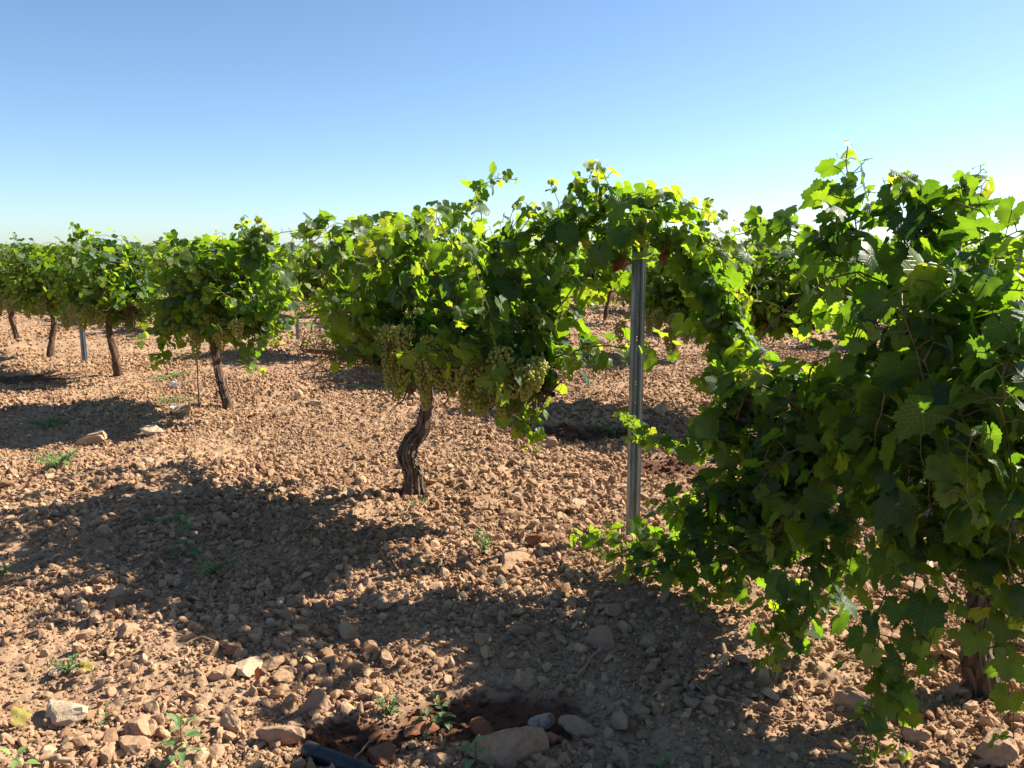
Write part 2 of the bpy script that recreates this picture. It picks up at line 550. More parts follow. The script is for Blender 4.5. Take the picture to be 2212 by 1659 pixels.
def build_clods():
    r = np.random.default_rng(5)
    V, Fc, T = [], [], []; off = 0
    protos = {1: [rock_shape(1, 100 + i, 6) for i in range(10)], 2: [rock_shape(2, 200 + i, 6) for i in range(12)]}
    for sub, dens, r0, r1, ang, s0, s1, pw in (
            (1, 7000, 1.4, 3.9, 38, .0032, .0075, 1.0),
            (1, 2300, 1.4, 6.5, 40, .006, .012, 1.3),
            (2, 1000, 1.4, 5.0, 40, .009, .026, 2.4),
            (2, 150, 1.4, 7.5, 40, .016, .034, 1.8),
            (1, 950, 5.0, 11, 38, .009, .024, 2.0),
            (1, 320, 5.0, 13, 38, .014, .034, 2.2),
            (1, 110, 13, 26, 38, .022, .045, 2.0)):
        area = math.radians(2 * ang) * (r1 * r1 - r0 * r0) / 2
        n = int(dens * area)
        x, y = scatter(n, r0, r1, ang, r)
        cl = vnoise(x * 2.1, y * 2.1, 21) + 0.6 * vnoise(x * 7, y * 7, 22)
        keep = (r.uniform(size=n) < np.clip(0.85 + 1.0 * cl, 0.38, 1)) & (r.uniform(size=n) > wetness(x, y) * 0.8)
        x, y = x[keep], y[keep]; n = len(x)
        s = s0 + (s1 - s0) * r.uniform(size=n) ** pw
        s = s * (0.8 + 0.75 * np.clip(vnoise(x * 1.3 + 3, y * 1.3, 23) + .3 * vnoise(x * 5, y * 5, 24) + .2, -.35, .6))
        z = full_z(x, y, 0.006) + s * 0.28
        which = r.integers(0, len(protos[sub]), n)
        for k, (pv, pf) in enumerate(protos[sub]):
            m = which == k; c = int(m.sum())
            if not c: continue
            R = rand_rot(c, r, 0.35)
            v = np.einsum('nij,kj->nki', R, pv) * s[m][:, None, None]
            v += np.stack([x[m], y[m], z[m]], 1)[:, None, :]
            V.append(v.reshape(-1, 3))
            Fc.append((pf[None] + (np.arange(c) * len(pv))[:, None, None] + off).reshape(-1, 3))
            T.append(np.repeat(r.uniform(0, 1, c) ** 1.0 * np.where(r.uniform(size=c) < 0.985, 0.93, 1.0), len(pv)))
            off += c * len(pv)
    me = mesh("soil_clods", np.concatenate(V), np.concatenate(Fc), CLOD, False, {"tint": np.concatenate(T)})
    link("soil_clods", me, kind="stuff", label="countless crumbly reddish tan clods and gravel covering the vineyard soil", category="gravel")


def build_stones():
    protos = []
    for i in range(14):
        v, f = rock_shape(3, 300 + i, 12, 0.24)
        protos.append(v * 1.0)
        FACES = f
    meshes = {}

    def stone(name, px, py, w, label, mat=ROCK, k=None, flat=1.0, rz=None, group=None, tall=None, xy=None, cat="stone", tilt=0.2):
        k = int(rng.integers(0, 14)) if k is None else k
        key = (k, mat.name)
        if key not in meshes:
            meshes[key] = mesh("stone", protos[k], FACES, mat, False)
        p = G(px, py) if xy is None else xy
        dist = math.hypot(p[0], p[1])
        rad = w / F * math.hypot(dist, H_EYE) / 2 if xy is None else w
        z = float(base_z(p[0], p[1])) + rad * 0.22 + 0.010
        o = link(name, meshes[key], None, (p[0], p[1], z), label=label, category=cat)
        o.rotation_euler = (rng.uniform(-tilt, tilt), rng.uniform(-tilt, tilt), rng.uniform(0, 6.28) if rz is None else rz)
        o.scale = (rad * 1.15, rad * 1.1, rad * flat * 1.35)
        if group: o["group"] = group
        return o

    B = [  # px, py of the foot, width in px, label, material, flatness
        ("rock", 1100, 1632, 150, "large smooth pinkish rock at the bottom edge beside the dark moist soil", PINK, .95, .2),
        ("stone", 1170, 1548, 60, "white stone with an orange patch on the moist dark soil", QUARTZ, .9, 0),
        ("stone", 1250, 1560, 66, "rounded brown stone in the shade right of the white and orange stone", PINK, 1.15, 0),
        ("stone", 1340, 1560, 52, "smooth shaded stone two to the right of the white and orange stone", PINK, 1., 0),
        ("stone", 685, 1520, 68, "rounded shaded brown stone left of the moist dark soil", PINK, 1., 0),
        ("stone", 605, 1598, 84, "broad dusty stone above the end of the black pipe", PINK, .8, 0),
        ("stone", 500, 1565, 60, "flat topped tan stone right of the leafy weed at the bottom", ROCK, .9, 0),
        ("stone", 300, 1575, 62, "tilted angular tan stone left of the leafy weed at the bottom", ROCK, 1.5, 0),
        ("stone", 235, 1640, 40, "square tan stone near the bottom left edge", ROCK, 1.2, 0),
        ("stone", 300, 1615, 70, "low sunlit stone directly above the bottom left square stone", ROCK, .7, 0),
        ("rock", 135, 1535, 96, "pale cream flat rock lying in the sun at lower left", PALE, .62, 0),
        ("stone", 210, 955, 64, "domed tan stone at the edge of the shadow left of the leaning trunk", ROCK, .9, 0),
        ("stone", 330, 948, 50, "flat wedge shaped pale stone right of the domed tan stone", PALE, .7, 0),
        ("stone", 645, 868, 30, "pale upright stone in the sun between the leaning and the thick trunks", PALE, 1.3, 0),
        ("stone", 680, 885, 30, "pale angular stone just right of the pale upright stone", PALE, .9, 0),
        ("stone", 395, 900, 36, "pointed tan stone by the blue and white scrap", ROCK, 1.4, 0),
        ("stone", 1425, 900, 58, "flat tan stone just right of the near metal post", ROCK, .7, 0),
        ("stone", 1192, 972, 44, "round brown stone beside the moist soil behind the hanging shoot", PINK, 1., 0),
        ("stone", 1108, 1217, 84, "long flat tan slab beside the small weed in the middle", ROCK, .6, .1),
        ("stone", 1155, 1185, 42, "round dark brown clod behind the long flat slab", RED, 1.1, 0),
        ("stone", 1248, 1090, 42, "rounded pale stone left of the foot of the metal post", PALE, 1., 0),
        ("stone", 1115, 1080, 34, "flat pale yellow stone right of the thick trunk", PALE, .5, 0),
        ("stone", 755, 1070, 30, "small pale stone by the end of the thick trunk's shadow", PALE, 1., 0),
        ("stone", 1300, 1398, 76, "grey brown stone in dappled shade below the metal post", PINK, .9, 0),
        ("stone", 1125, 1372, 50, "oval stone at the edge of the dappled shade", PINK, .8, 0),
        ("stone", 1395, 1395, 40, "rounded stone right of the grey brown shaded stone", PINK, 1.1, 0),
        ("stone", 1318, 1335, 44, "square shaded stone above the grey brown shaded stone", PINK, 1.3, 0),
        ("stone", 1130, 1475, 56, "round stone half sunk in shaded soil above the moist patch", PINK, 1.0, 0),
        ("stone", 745, 1365, 50, "sunlit crumbly stone in the middle of the lower left half", ROCK, .9, 0),
        ("stone", 530, 1452, 62, "flat pale stone in the sun at lower left", PALE, .7, 0),
        ("stone", 587, 1440, 44, "upright sunlit stone beside the flat pale stone", ROCK, 1.2, 0),
        ("stone", 205, 1345, 56, "flat shaded brown stone at left", PINK, .8, 0),
        ("stone", 255, 1290, 40, "wedge shaped shaded stone at left", PINK, 1., 0),
        ("stone", 190, 1380, 40, "small stone with one bright sunlit face at left", ROCK, 1., 0),
        ("stone", 228, 1470, 32, "small yellow rounded stone at left", PALE, 1., 0),
        ("stone", 345, 1130, 22, "small white stone in the shadow left of the broad leaved weed", QUARTZ, 1., 0),
        ("stone", 1845, 1515, 66, "angular sunlit stone below the hanging shoots at right", ROCK, .95, 0),
        ("rock", 2140, 1632, 110, "large shaded brown stone in the bottom right corner", PINK, .9, 0),
        ("stone", 1905, 1375, 46, "flat sunlit stone between the hanging shoots at right", ROCK, .7, 0),
        ("stone", 1035, 1558, 54, "red brown stone on the moist dark soil", RED, 1., 0),
        ("stone", 1190, 1588, 48, "dark red clod right of the red brown stone on moist soil", RED, .8, 0),
        ("stone", 820, 1630, 64, "dark red clod at the bottom edge right of the black pipe", RED, .9, 0),
        ("stone", 915, 1560, 80, "flat red brown stone under the weeds on the moist soil", RED, .5, 0),
        ("stone", 1345, 1635, 50, "rounded stone in shade near the bottom edge", PINK, 1.2, 0),
        ("stone", 1600, 1430, 40, "stone in shade below the leaning low shoots", PINK, .9, 0),
        ("stone", 1495, 1530, 44, "flat stone left of the long dry cane", PINK, .8, 0),
    ]
    taken = []
    for b in B:
        name, px, py, w, lab, mat, flat, _ = b
        stone(name, px, py, w, lab, mat, flat=flat, cat="rock" if name == "rock" else "stone")
        taken.append((G(px, py), w / F * 2.5))
    # the others that show largest, each an object
    areas = [((-30, -3), "dusty tan stone among the clods left of the thick trunk", "loose stones left of the thick trunk"),
             ((-3, 9), "dusty tan stone among the clods between the thick trunk and the near post", "loose stones between the thick trunk and the near post"),
             ((9, 36), "dusty tan stone among the clods right of the near post", "loose stones right of the near post")]
    cnt = 0
    r = np.random.default_rng(77)
    while cnt < 252:
        x, y = scatter(1, 1.95, 6.2, 33, r)
        x, y = float(x[0]), float(y[0])
        if r.uniform() > min(1, (3.2 / math.hypot(x, y)) ** 1.6): continue
        if wetness(np.array([x]), np.array([y]))[0] > .2 or any(math.hypot(x - q[0][0], y - q[0][1]) < q[1] for q in taken): continue
        a = math.degrees(math.atan2(x, y))
        lab, grp = next((l, g) for (lo, hi), l, g in areas if lo <= a < hi or (l is areas[-1][1]) or (a < -30 and l is areas[0][1]))
        sz = 0.017 + 0.026 * r.uniform() ** 2
        taken.append(((x, y), sz * 1.6))
        u = r.uniform()
        mat = ROCK if u < .62 else PINK if u < .92 else PALE
        stone("stone", 0, 0, sz, lab, mat, flat=r.uniform(.6, 1.1), group=grp, xy=(x, y), tilt=.5)
        cnt += 1


# ------------------------------------------------------------------ leaves
KA = np.array([0, 11, 24, 33, 43, 54, 66, 78, 88, 100, 112, 124, 138, 152, 164, 174, 180.])
KR = np.array([1.0, .90, .74, .70, .82, .90, .80, .66, .66, .74, .76, .70, .66, .60, .50, .28, .10])


def leaf_proto(kind, seed):
    r = np.random.default_rng(seed)
    nb = {"hi": 52, "mid": 20, "low": 9}[kind]
    a = (np.arange(nb) + 0.5) / nb * 360 - 180 if kind != "hi" else np.arange(nb) / nb * 360 - 180 + 3.4
    kr = KR * r.uniform(.93, 1.07, len(KR)); kr[-1] = .1
    rad = np.interp(np.abs(a), KA, kr)
    if kind == "hi":
        rad = rad * (1 + 0.055 * np.where(np.arange(nb) % 2 == 0, 1, -1) * r.uniform(.5, 1.5, nb))
    if kind == "low": rad = rad * 1.05
    th = np.radians(a)
    bx, by = rad * np.sin(th), rad * np.cos(th)
    pts = [(0.0, 0.0)]
    if kind == "hi":
        rings = [0.42, 0.75, 1.0]; cnts = [nb // 2, nb // 2, nb]
        V = [np.array([[0, 0.0]])]
        V.append(np.stack([bx[::2] * .4, by[::2] * .4], 1) * 1.0)
        V.append(np.stack([(bx[::2]) * .74, (by[::2]) * .74], 1))
        V.append(np.stack([bx, by], 1))
        V = np.concatenate(V); h = nb // 2
        f = []
        for i in range(h):
            j = (i + 1) % h
            f.append((0, 1 + j, 1 + i))
            f.append((1 + i, 1 + j, 1 + h + j)); f.append((1 + i, 1 + h + j, 1 + h + i))
            o = 1 + 2 * h
            f.append((1 + h + i, o + (2 * i + 1) % nb, o + 2 * i))
            f.append((1 + h + i, 1 + h + j, o + (2 * i + 1) % nb))
            f.append((1 + h + j, o + (2 * i + 2) % nb, o + (2 * i + 1) % nb))
        # leave the sinus at the stalk open
        f = [t for t in f if not all(V[q][1] < 0.02 and abs(V[q][0]) < 0.12 for q in t)]
    else:
        V = np.concatenate([[[0, 0.0]], np.stack([bx, by], 1)])
        f = [(0, 1 + (i + 1) % nb, 1 + i) for i in range(nb - 1)]
    x, y = V[:, 0], V[:, 1]
    rr = np.hypot(x, y); tt = np.arctan2(x, y)
    cup, fold, wav, ph = r.uniform(-.30, .08), r.uniform(.05, .38), r.uniform(.03, .09), r.uniform(0, 6)
    z = cup * rr ** 2 + fold * np.abs(x) * .8 + wav * np.sin(tt * 5 + ph) * rr ** 2 - r.uniform(0, .25) * np.clip(y, 0, 2) ** 2
    z += 0.05 * np.cos(tt * 3.6) * rr
    v = np.stack([x, y, z], 1)
    f = np.array(f)
    return v, f, np.stack([x, y, np.zeros_like(x)], 1)


PROTO = {k: [leaf_proto(k, 900 + i) for i in range(n)] for k, n in (("hi", 9), ("mid", 7), ("low", 5))}


class Leaves:
    """collects leaf placements; emits them into a Geo in one go"""
    def __init__(s, keep=None): s.p, s.n, s.t, s.s, s.c, s.keep = [], [], [], [], [], keep

    def add(s, p, nrm_, tip, size, tint):
        if s.keep is not None and not s.keep(p): return
        s.p.append(p); s.n.append(nrm_); s.t.append(tip); s.s.append(size); s.c.append(tint)

    def emit(s, geo, kind, r, mi=0):
        if not s.p: return
        p = np.array(s.p); n = nrm(np.array(s.n)); t = np.array(s.t); sz = np.array(s.s); c = np.array(s.c)
        t = nrm(t - n * np.sum(t * n, 1, keepdims=True)); x = np.cross(t, n)
        R = np.stack([x, t, n], 2)
        which = r.integers(0, len(PROTO[kind]), len(p))
        for k, (pv, pf, pc) in enumerate(PROTO[kind]):
            m = which == k; q = int(m.sum())
            if not q: continue
            v = np.einsum('nij,kj->nki', R[m], pv) * sz[m][:, None, None] + p[m][:, None, :]
            f = (pf[None] + (np.arange(q) * len(pv))[:, None, None]).reshape(-1, 3)
            geo.add(v.reshape(-1, 3), f, np.repeat(c[m], len(pv)), np.tile(pc, (q, 1)), mi)


SL = None  # sun direction in the local frame of a thing; set before growing


def leafy(path, L, stems, r, size=0.062, tip_small=True, petioles=None, sun=None, dens=1.0, tint0=0.35, side0=None):
    """leaves on alternating petioles along a shoot"""
    n = len(path)
    tan = nrm(np.gradient(path, axis=0))
    a0 = r.uniform(0, 6.28)
    up = np.array([0, 0, 1.0])
    for i in range(n):
        f = i / max(1, n - 1)
        k = int(dens) + (1 if r.uniform() < dens - int(dens) else 0)
        for q in range(k):
            ref = nrm(np.cross(tan[i], up + 0.01)); w = np.cross(tan[i], ref)
            a = a0 + math.pi * (i % 2) + q * 1.6 + r.normal() * 0.5
            side = ref * math.cos(a) + w * math.sin(a)
            pd = nrm(side + tan[i] * r.uniform(0, .5) + up * r.uniform(-.1, .6))
            sc_ = (1.0 if not tip_small else 1.0 - 0.45 * max(0, f - 0.7) / 0.3) * (1.0 if q == 0 else 0.7)
            s = size * sc_ * r.uniform(.58, 1.28)
            if s < 0.012: s = 0.012
            pl = s * r.uniform(.7, 1.25)
            e = path[i] + pd * pl
            if e[2] < 0.03: e[2] = 0.03 + r.uniform(0, .03)
            nn = pd * r.uniform(.4, 1.2) * [1, 1, .6] + up * r.uniform(-.1, .65) + (sun * r.uniform(0, .7) if sun is not None else 0) + r.normal(size=3) * .38
            tip = pd * .45 - up * r.uniform(.4, 1.5) + r.normal(size=3) * .3
            tint = np.clip(tint0 - .05 + r.normal() * .17 + (0.40 * max(0, f - .6) / .4 if tip_small else 0), 0, 1)
            if r.uniform() < 0.012: tint = 1.0
            L.add(e, nn, tip, s, tint)
            if petioles is not None:
                petioles.append((path[i], (path[i] + e) / 2 + up * 0.012 * r.uniform(0, 1), e))


def grow(start, d, length, droop, r, step=0.055, wander=.16, floor=.10):
    p = np.array(start, float); d = nrm(d); out = [p.copy()]
    n = int(length / step)
    for i in range(n):
        f = i / n
        d = nrm(d + np.array([0, 0, -1.0]) * droop * (0.3 + 1.6 * f) + r.normal(size=3) * wander)
        if p[2] < floor and d[2] < 0: d[2] = abs(d[2]) * .2; d = nrm(d)
        p = p + d * step
        out.append(p.copy())
    return np.array(out)


def stems_geo(geo, paths, r0, r1, sides, mi):
    for p in paths:
        if len(p) < 3: continue
        v, f = tube(p, np.linspace(r0, r1, len(p)), sides)
        geo.add(v, f, .5, None, mi)


def trunk_mesh(pts, rads, seed, rings=70, sides=30, flakes=0, gnarl=.16):
    r = np.random.default_rng(seed)
    P = smooth_path(pts, 0.01 if rings > 60 else 0.03)
    n = len(P); q = np.linspace(0, 1, n)
    R = np.interp(q, np.linspace(0, 1, len(rads)), rads)
    v, f = tube(P, 1.0, sides)
    v = v.reshape(n, sides, 3)
    dirs = v - P[:, None]
    L = np.concatenate([[0], np.cumsum(np.linalg.norm(np.diff(P, axis=0), axis=1))])
    th = np.arange(sides) / sides * 2 * math.pi
    T, Z = np.meshgrid(th, L)
    tw = T + Z * 1.2 + .5 * vnoise(Z * 9, T * 0 + seed, seed)
    k = 1 + gnarl * 2 * vnoise(np.cos(tw) * 1.4 + 5, np.sin(tw) * 1.4 + Z * 9, seed) \
        + gnarl * 1.1 * vnoise(np.cos(tw) * 5 + 5 + Z * 6, np.sin(tw) * 5 + Z * 11, seed + 1) \
        + gnarl * .8 * vnoise(np.cos(tw) * 12 + 5, np.sin(tw) * 12 + Z * 40, seed + 2)
    v = P[:, None] + dirs * (R[:, None] * k)[..., None]
    g = Geo(); g.add(v.reshape(-1, 3), f, .5, None, 0)
    top = P[-1]; g.add(np.vstack([v[-1], [top + (P[-1] - P[-2])]]), np.array([[i, (i + 1) % sides, sides] for i in range(sides)]), .5, None, 0)
    for _ in range(flakes):        # loose strips of bark
        i0 = r.integers(0, int(n * .8)); ln = r.integers(4, max(5, n // 5)); i1 = min(n - 1, i0 + ln)
        j = r.integers(0, sides); sw = r.uniform(.003, .008)
        idx = np.linspace(i0, i1, 6).astype(int)
        lift = np.abs(np.linspace(-1, 1, 6)) ** 2 * r.uniform(.002, .014) + .002
        row = []
        for m_, ii in enumerate(idx):
            base = v[ii, j]; o = nrm(dirs[ii, j]); tt = nrm(np.cross(o, P[min(ii + 1, n - 1)] - P[max(ii - 1, 0)]))
            c = base + o * lift[m_]
            row += [c - tt * sw, c + tt * sw, c + tt * sw + o * .0015, c - tt * sw + o * .0015]
        ff = []
        for m_ in range(5):
            a = m_ * 4
            for e in range(4):
                ff.append((a + e, a + (e + 1) % 4, a + 4 + (e + 1) % 4, a + 4 + e))
        g.add(np.array(row), np.array(ff), .5, None, 1)
    return g.build("trunk", [BARK, FLAKE])


def bunch_mesh(seed, n=85, length=.20, width=.052, sub=2, br=.0092):
    r = np.random.default_rng(seed)
    bv, bf = ico(sub)
    g = Geo(); pts = []
    tries = 0
    n = int(n * 1.7)
    while len(pts) < n and tries < 9000:
        tries += 1
        t = r.uniform() ** .85
        w = width * (math.sin(min(1, t * 2.2 + .22) * math.pi / 2)) * (1 - t) ** .55 + .006
        a = r.uniform(0, 6.28); q = math.sqrt(r.uniform(.25, 1)) * w
        if t < .35 and r.uniform() < .25: q *= 1.5
        p = np.array([q * math.cos(a), q * math.sin(a), -t * length])
        if not pts or ((np.array(pts) - p) ** 2).sum(1).min() > (br * 1.62) ** 2: pts.append(p)
    for p in pts:
        s = br * r.uniform(.86, 1.1)
        g.add(bv * s * np.array([1, 1, 1.06]) + p, bf, r.uniform(.2, .7) + .3 * r.uniform() ** 2, None, 0)
    st = np.array([[0, 0, .035], [0.003, 0, 0], [0, 0.002, -length * .45], [0, 0, -length * .85]])
    v, f = tube(smooth_path(st, .02), .0017, 5); g.add(v, f, .5, None, 1)
    return g.build("grape_bunch", [GRAPE, GREENCANE])


BUNCH = [bunch_mesh(1, 90, .23, .052), bunch_mesh(2, 70, .18, .048), bunch_mesh(3, 100, .28, .050), bunch_mesh(4, 55, .15, .043), bunch_mesh(6, 75, .26, .038)]
BUNCH_MID = [bunch_mesh(11, 70, .20, .055, 1, .0098), bunch_mesh(12, 60, .17, .048, 1, .0098), bunch_mesh(13, 75, .24, .05, 1, .0098)]

sunl = np.array([S.x, S.y, S.z])
cR, sR = math.cos(-ROT), math.sin(-ROT)
SUN_LOCAL = np.array([cR * sunl[0] - sR * sunl[1], sR * sunl[0] + cR * sunl[1], sunl[2]])  # local: x along row, y towards the camera side


def canopy(seed, kind, nshoots, span=1.25, size=.062, top=1.42, low=.45, dens=1.0, cane_sides=5, up_long=2, keep_stems=True, skirt=.5, zmin=0, cull=None, xmax=9, dome=0.0, clip=None):
    """local frame: x along the row, y across, z up. Returns mesh of leaves, mesh of canes"""
    r = np.random.default_rng(seed)
    L = Leaves(lambda q: q[2] > zmin + .05 * math.sin(q[0] * 9 + seed) + dome * 1.1 * min(1.4, abs(q[0]) / span) ** 2.5 - (.10 if dome and abs(q[0]) < .5 and q[1] < 0 else 0) and not (cull and cull(q, r)) and not (clip and clip(q))); pet = []; stems = []
    for i in range(nshoots):
        x = r.uniform(-1, 1) * span * .82
        z0 = 0.70 + r.normal() * .07
        side = r.choice([-1, 1])
        st = np.array([x, r.normal() * .05, z0])
        typ = r.uniform()
        if typ < .55:      # up to the wires and over
            d = np.array([r.normal() * .35, side * r.uniform(.05, .55), 1.0]); ln = r.uniform(.65, 1.15); dr = .055
        elif typ < .85:    # sprawling sideways
            d = np.array([r.normal() * .5, side * r.uniform(.6, 1.2), r.uniform(.3, .9)]); ln = r.uniform(.5, .95); dr = .11
        else:
            d = np.array([np.sign(x) * r.uniform(.3, 1.), side * r.uniform(.3, 1), .3]); ln = r.uniform(.4, .8); dr = .16
        p = grow(st, d, ln, dr, r, floor=low * (0.9 + .7 * abs(x) / span))
        if (p[:, 0] > xmax).any(): p = p[:max(3, int(np.argmax(p[:, 0] > xmax)))]
        if clip:
            bad = [bool(clip(q)) for q in p]
            if any(bad): p = p[:max(3, bad.index(True))]
        m = p[:, 2] > top + .06 * math.sin(x * 5 + seed) - dome * (x / span) ** 2
        if m.any():        # above the top wire the tips fall over
            k0 = int(np.argmax(m)); q = grow(p[k0], np.array([r.normal() * .5, side * 1.0, .1]), min(.6, (len(p) - k0) * .055 + .15), .2, r)
            p = np.vstack([p[:k0], q])
        lim = low + .25 * max(0, abs(x) / span - skirt) + r.uniform(-.05, .08)
        p = p[:max(5, len(p))]
        if (p[:, 2] < lim).any():
            k0 = int(np.argmax(p[:, 2] < lim)); p = p[:max(4, k0)]
        leafy(p, L, None, r, size, True, pet if kind == "hi" else None, SUN_LOCAL, dens, .32)
        stems.append(p)
    for i in range(up_long):
        x = r.uniform(-.62, .62) * span
        p = grow([x, r.normal() * .1, top - .15], [r.normal() * .3, r.normal() * .2, 1], r.uniform(.25, .48), .02, r)
        leafy(p, L, None, r, size * .85, True, pet if kind == "hi" else None, SUN_LOCAL, 1.3, .5)
        stems.append(p)
    g = Geo(); L.emit(g, kind, r, 0)
    if kind == "hi":
        for a, b, c in pet:
            v, f = tube(np.array([a, b, c]), .0014, 3); g.add(v, f, .5, None, 1)
    leaves = g.build("foliage", [LEAF, GREENCANE])
    canes = None
    if keep_stems:
        g2 = Geo(); stems_geo(g2, stems, .0048, .0018, cane_sides, 0)
        # the two arms of old wood on the wire
        for sgn in (-1, 1):
            pp = smooth_path([[0.02 * sgn, 0, .58], [sgn * .16, .01, .68], [sgn * .5, -.01, .70 + .02], [sgn * span * .85, .01, .70]], .05)
            v, f = tube(pp, np.linspace(.026, .012, len(pp)), 8); g2.add(v, f, .5, None, 1)
        canes = g2.build("canes", [CANE, BARK])
    return leaves, canes


def vine_root(n, s, label, group=None, rz=0.0, xy=None):
    p = row_xy(n, s) if xy is None else xy
    o = bpy.data.objects.new("grape_vine", None); C.objects.link(o)
    o.location = (p[0], p[1], float(base_z(p[0], p[1]))); o.rotation_euler = (0, 0, ROT + rz)
    o.empty_display_size = .2
    o["label"] = label; o["category"] = "grape vine"
    if group: o["group"] = group
    return o


def to_local(root, w):
    a = -root.rotation_euler.z; d = np.asarray(w, float) - np.array(root.location)
    c, s = math.cos(a), math.sin(a)
    return np.array([c * d[0] - s * d[1], s * d[0] + c * d[1], d[2]])


def trained_shoot(root, pix, seed, size=.06, dens=1.25, kind="hi", step=.045, tint0=.4, stem=.0026):
    """a single long shoot with its leaves, through points given as (px, py, distance)"""
    r = np.random.default_rng(seed)
    pts = [to_local(root, at(*p)) for p in pix]
    P = smooth_path(pts, step)
    P = P + r.normal(size=P.shape) * .005
    P[:, 2] = np.maximum(P[:, 2], .035)
    L = Leaves(); pet = []
    leafy(P, L, None, r, size, True, pet, SUN_LOCAL, dens, tint0)
    g = Geo(); L.emit(g, kind, r, 0)
    for a, b, c in pet:
        v, f = tube(np.array([a, b, c]), .0014, 4); g.add(v, f, .5, None, 1)
    v, f = tube(P, np.linspace(stem, .0015, len(P)), 6); g.add(v, f, .5, None, 1)
    for _ in range(1):      # curling tendrils
        i = r.integers(1, len(P) - 1); t = np.linspace(0, 1, 14)
        d = nrm(r.normal(size=3)); e = nrm(np.cross(d, r.normal(size=3))); h = np.cross(d, e)
        q = P[i] + d * (t * .07)[:, None] + (e * np.sin(t * 12)[:, None] + h * np.cos(t * 12)[:, None]) * (.012 * t)[:, None]
        v, f = tube(q, .0009, 4); g.add(v, f, .5, None, 1)
    return link("shoot", g.build("shoot", [LEAF, GREENCANE]), root)


def hang_bunch(root, px, py, Y, k, scale=1.0, mid=False, yloc=None):
    if Y is None:      # on the camera side of the row, yloc metres out from its middle
        d = at(px, py, 1.0)[:2]; n0 = root.location.x * N[0] + root.location.y * N[1]
        Y = (n0 - yloc) / float(d @ N)
    p = to_local(root, at(px, py, Y))
    o = link("grape_bunch", (BUNCH_MID if mid else BUNCH)[k], root, tuple(p))
    o.scale = (scale,) * 3
    o.rotation_euler = (rng.uniform(-.12, .12), rng.uniform(-.12, .12), rng.uniform(0, 6.28))
    return o


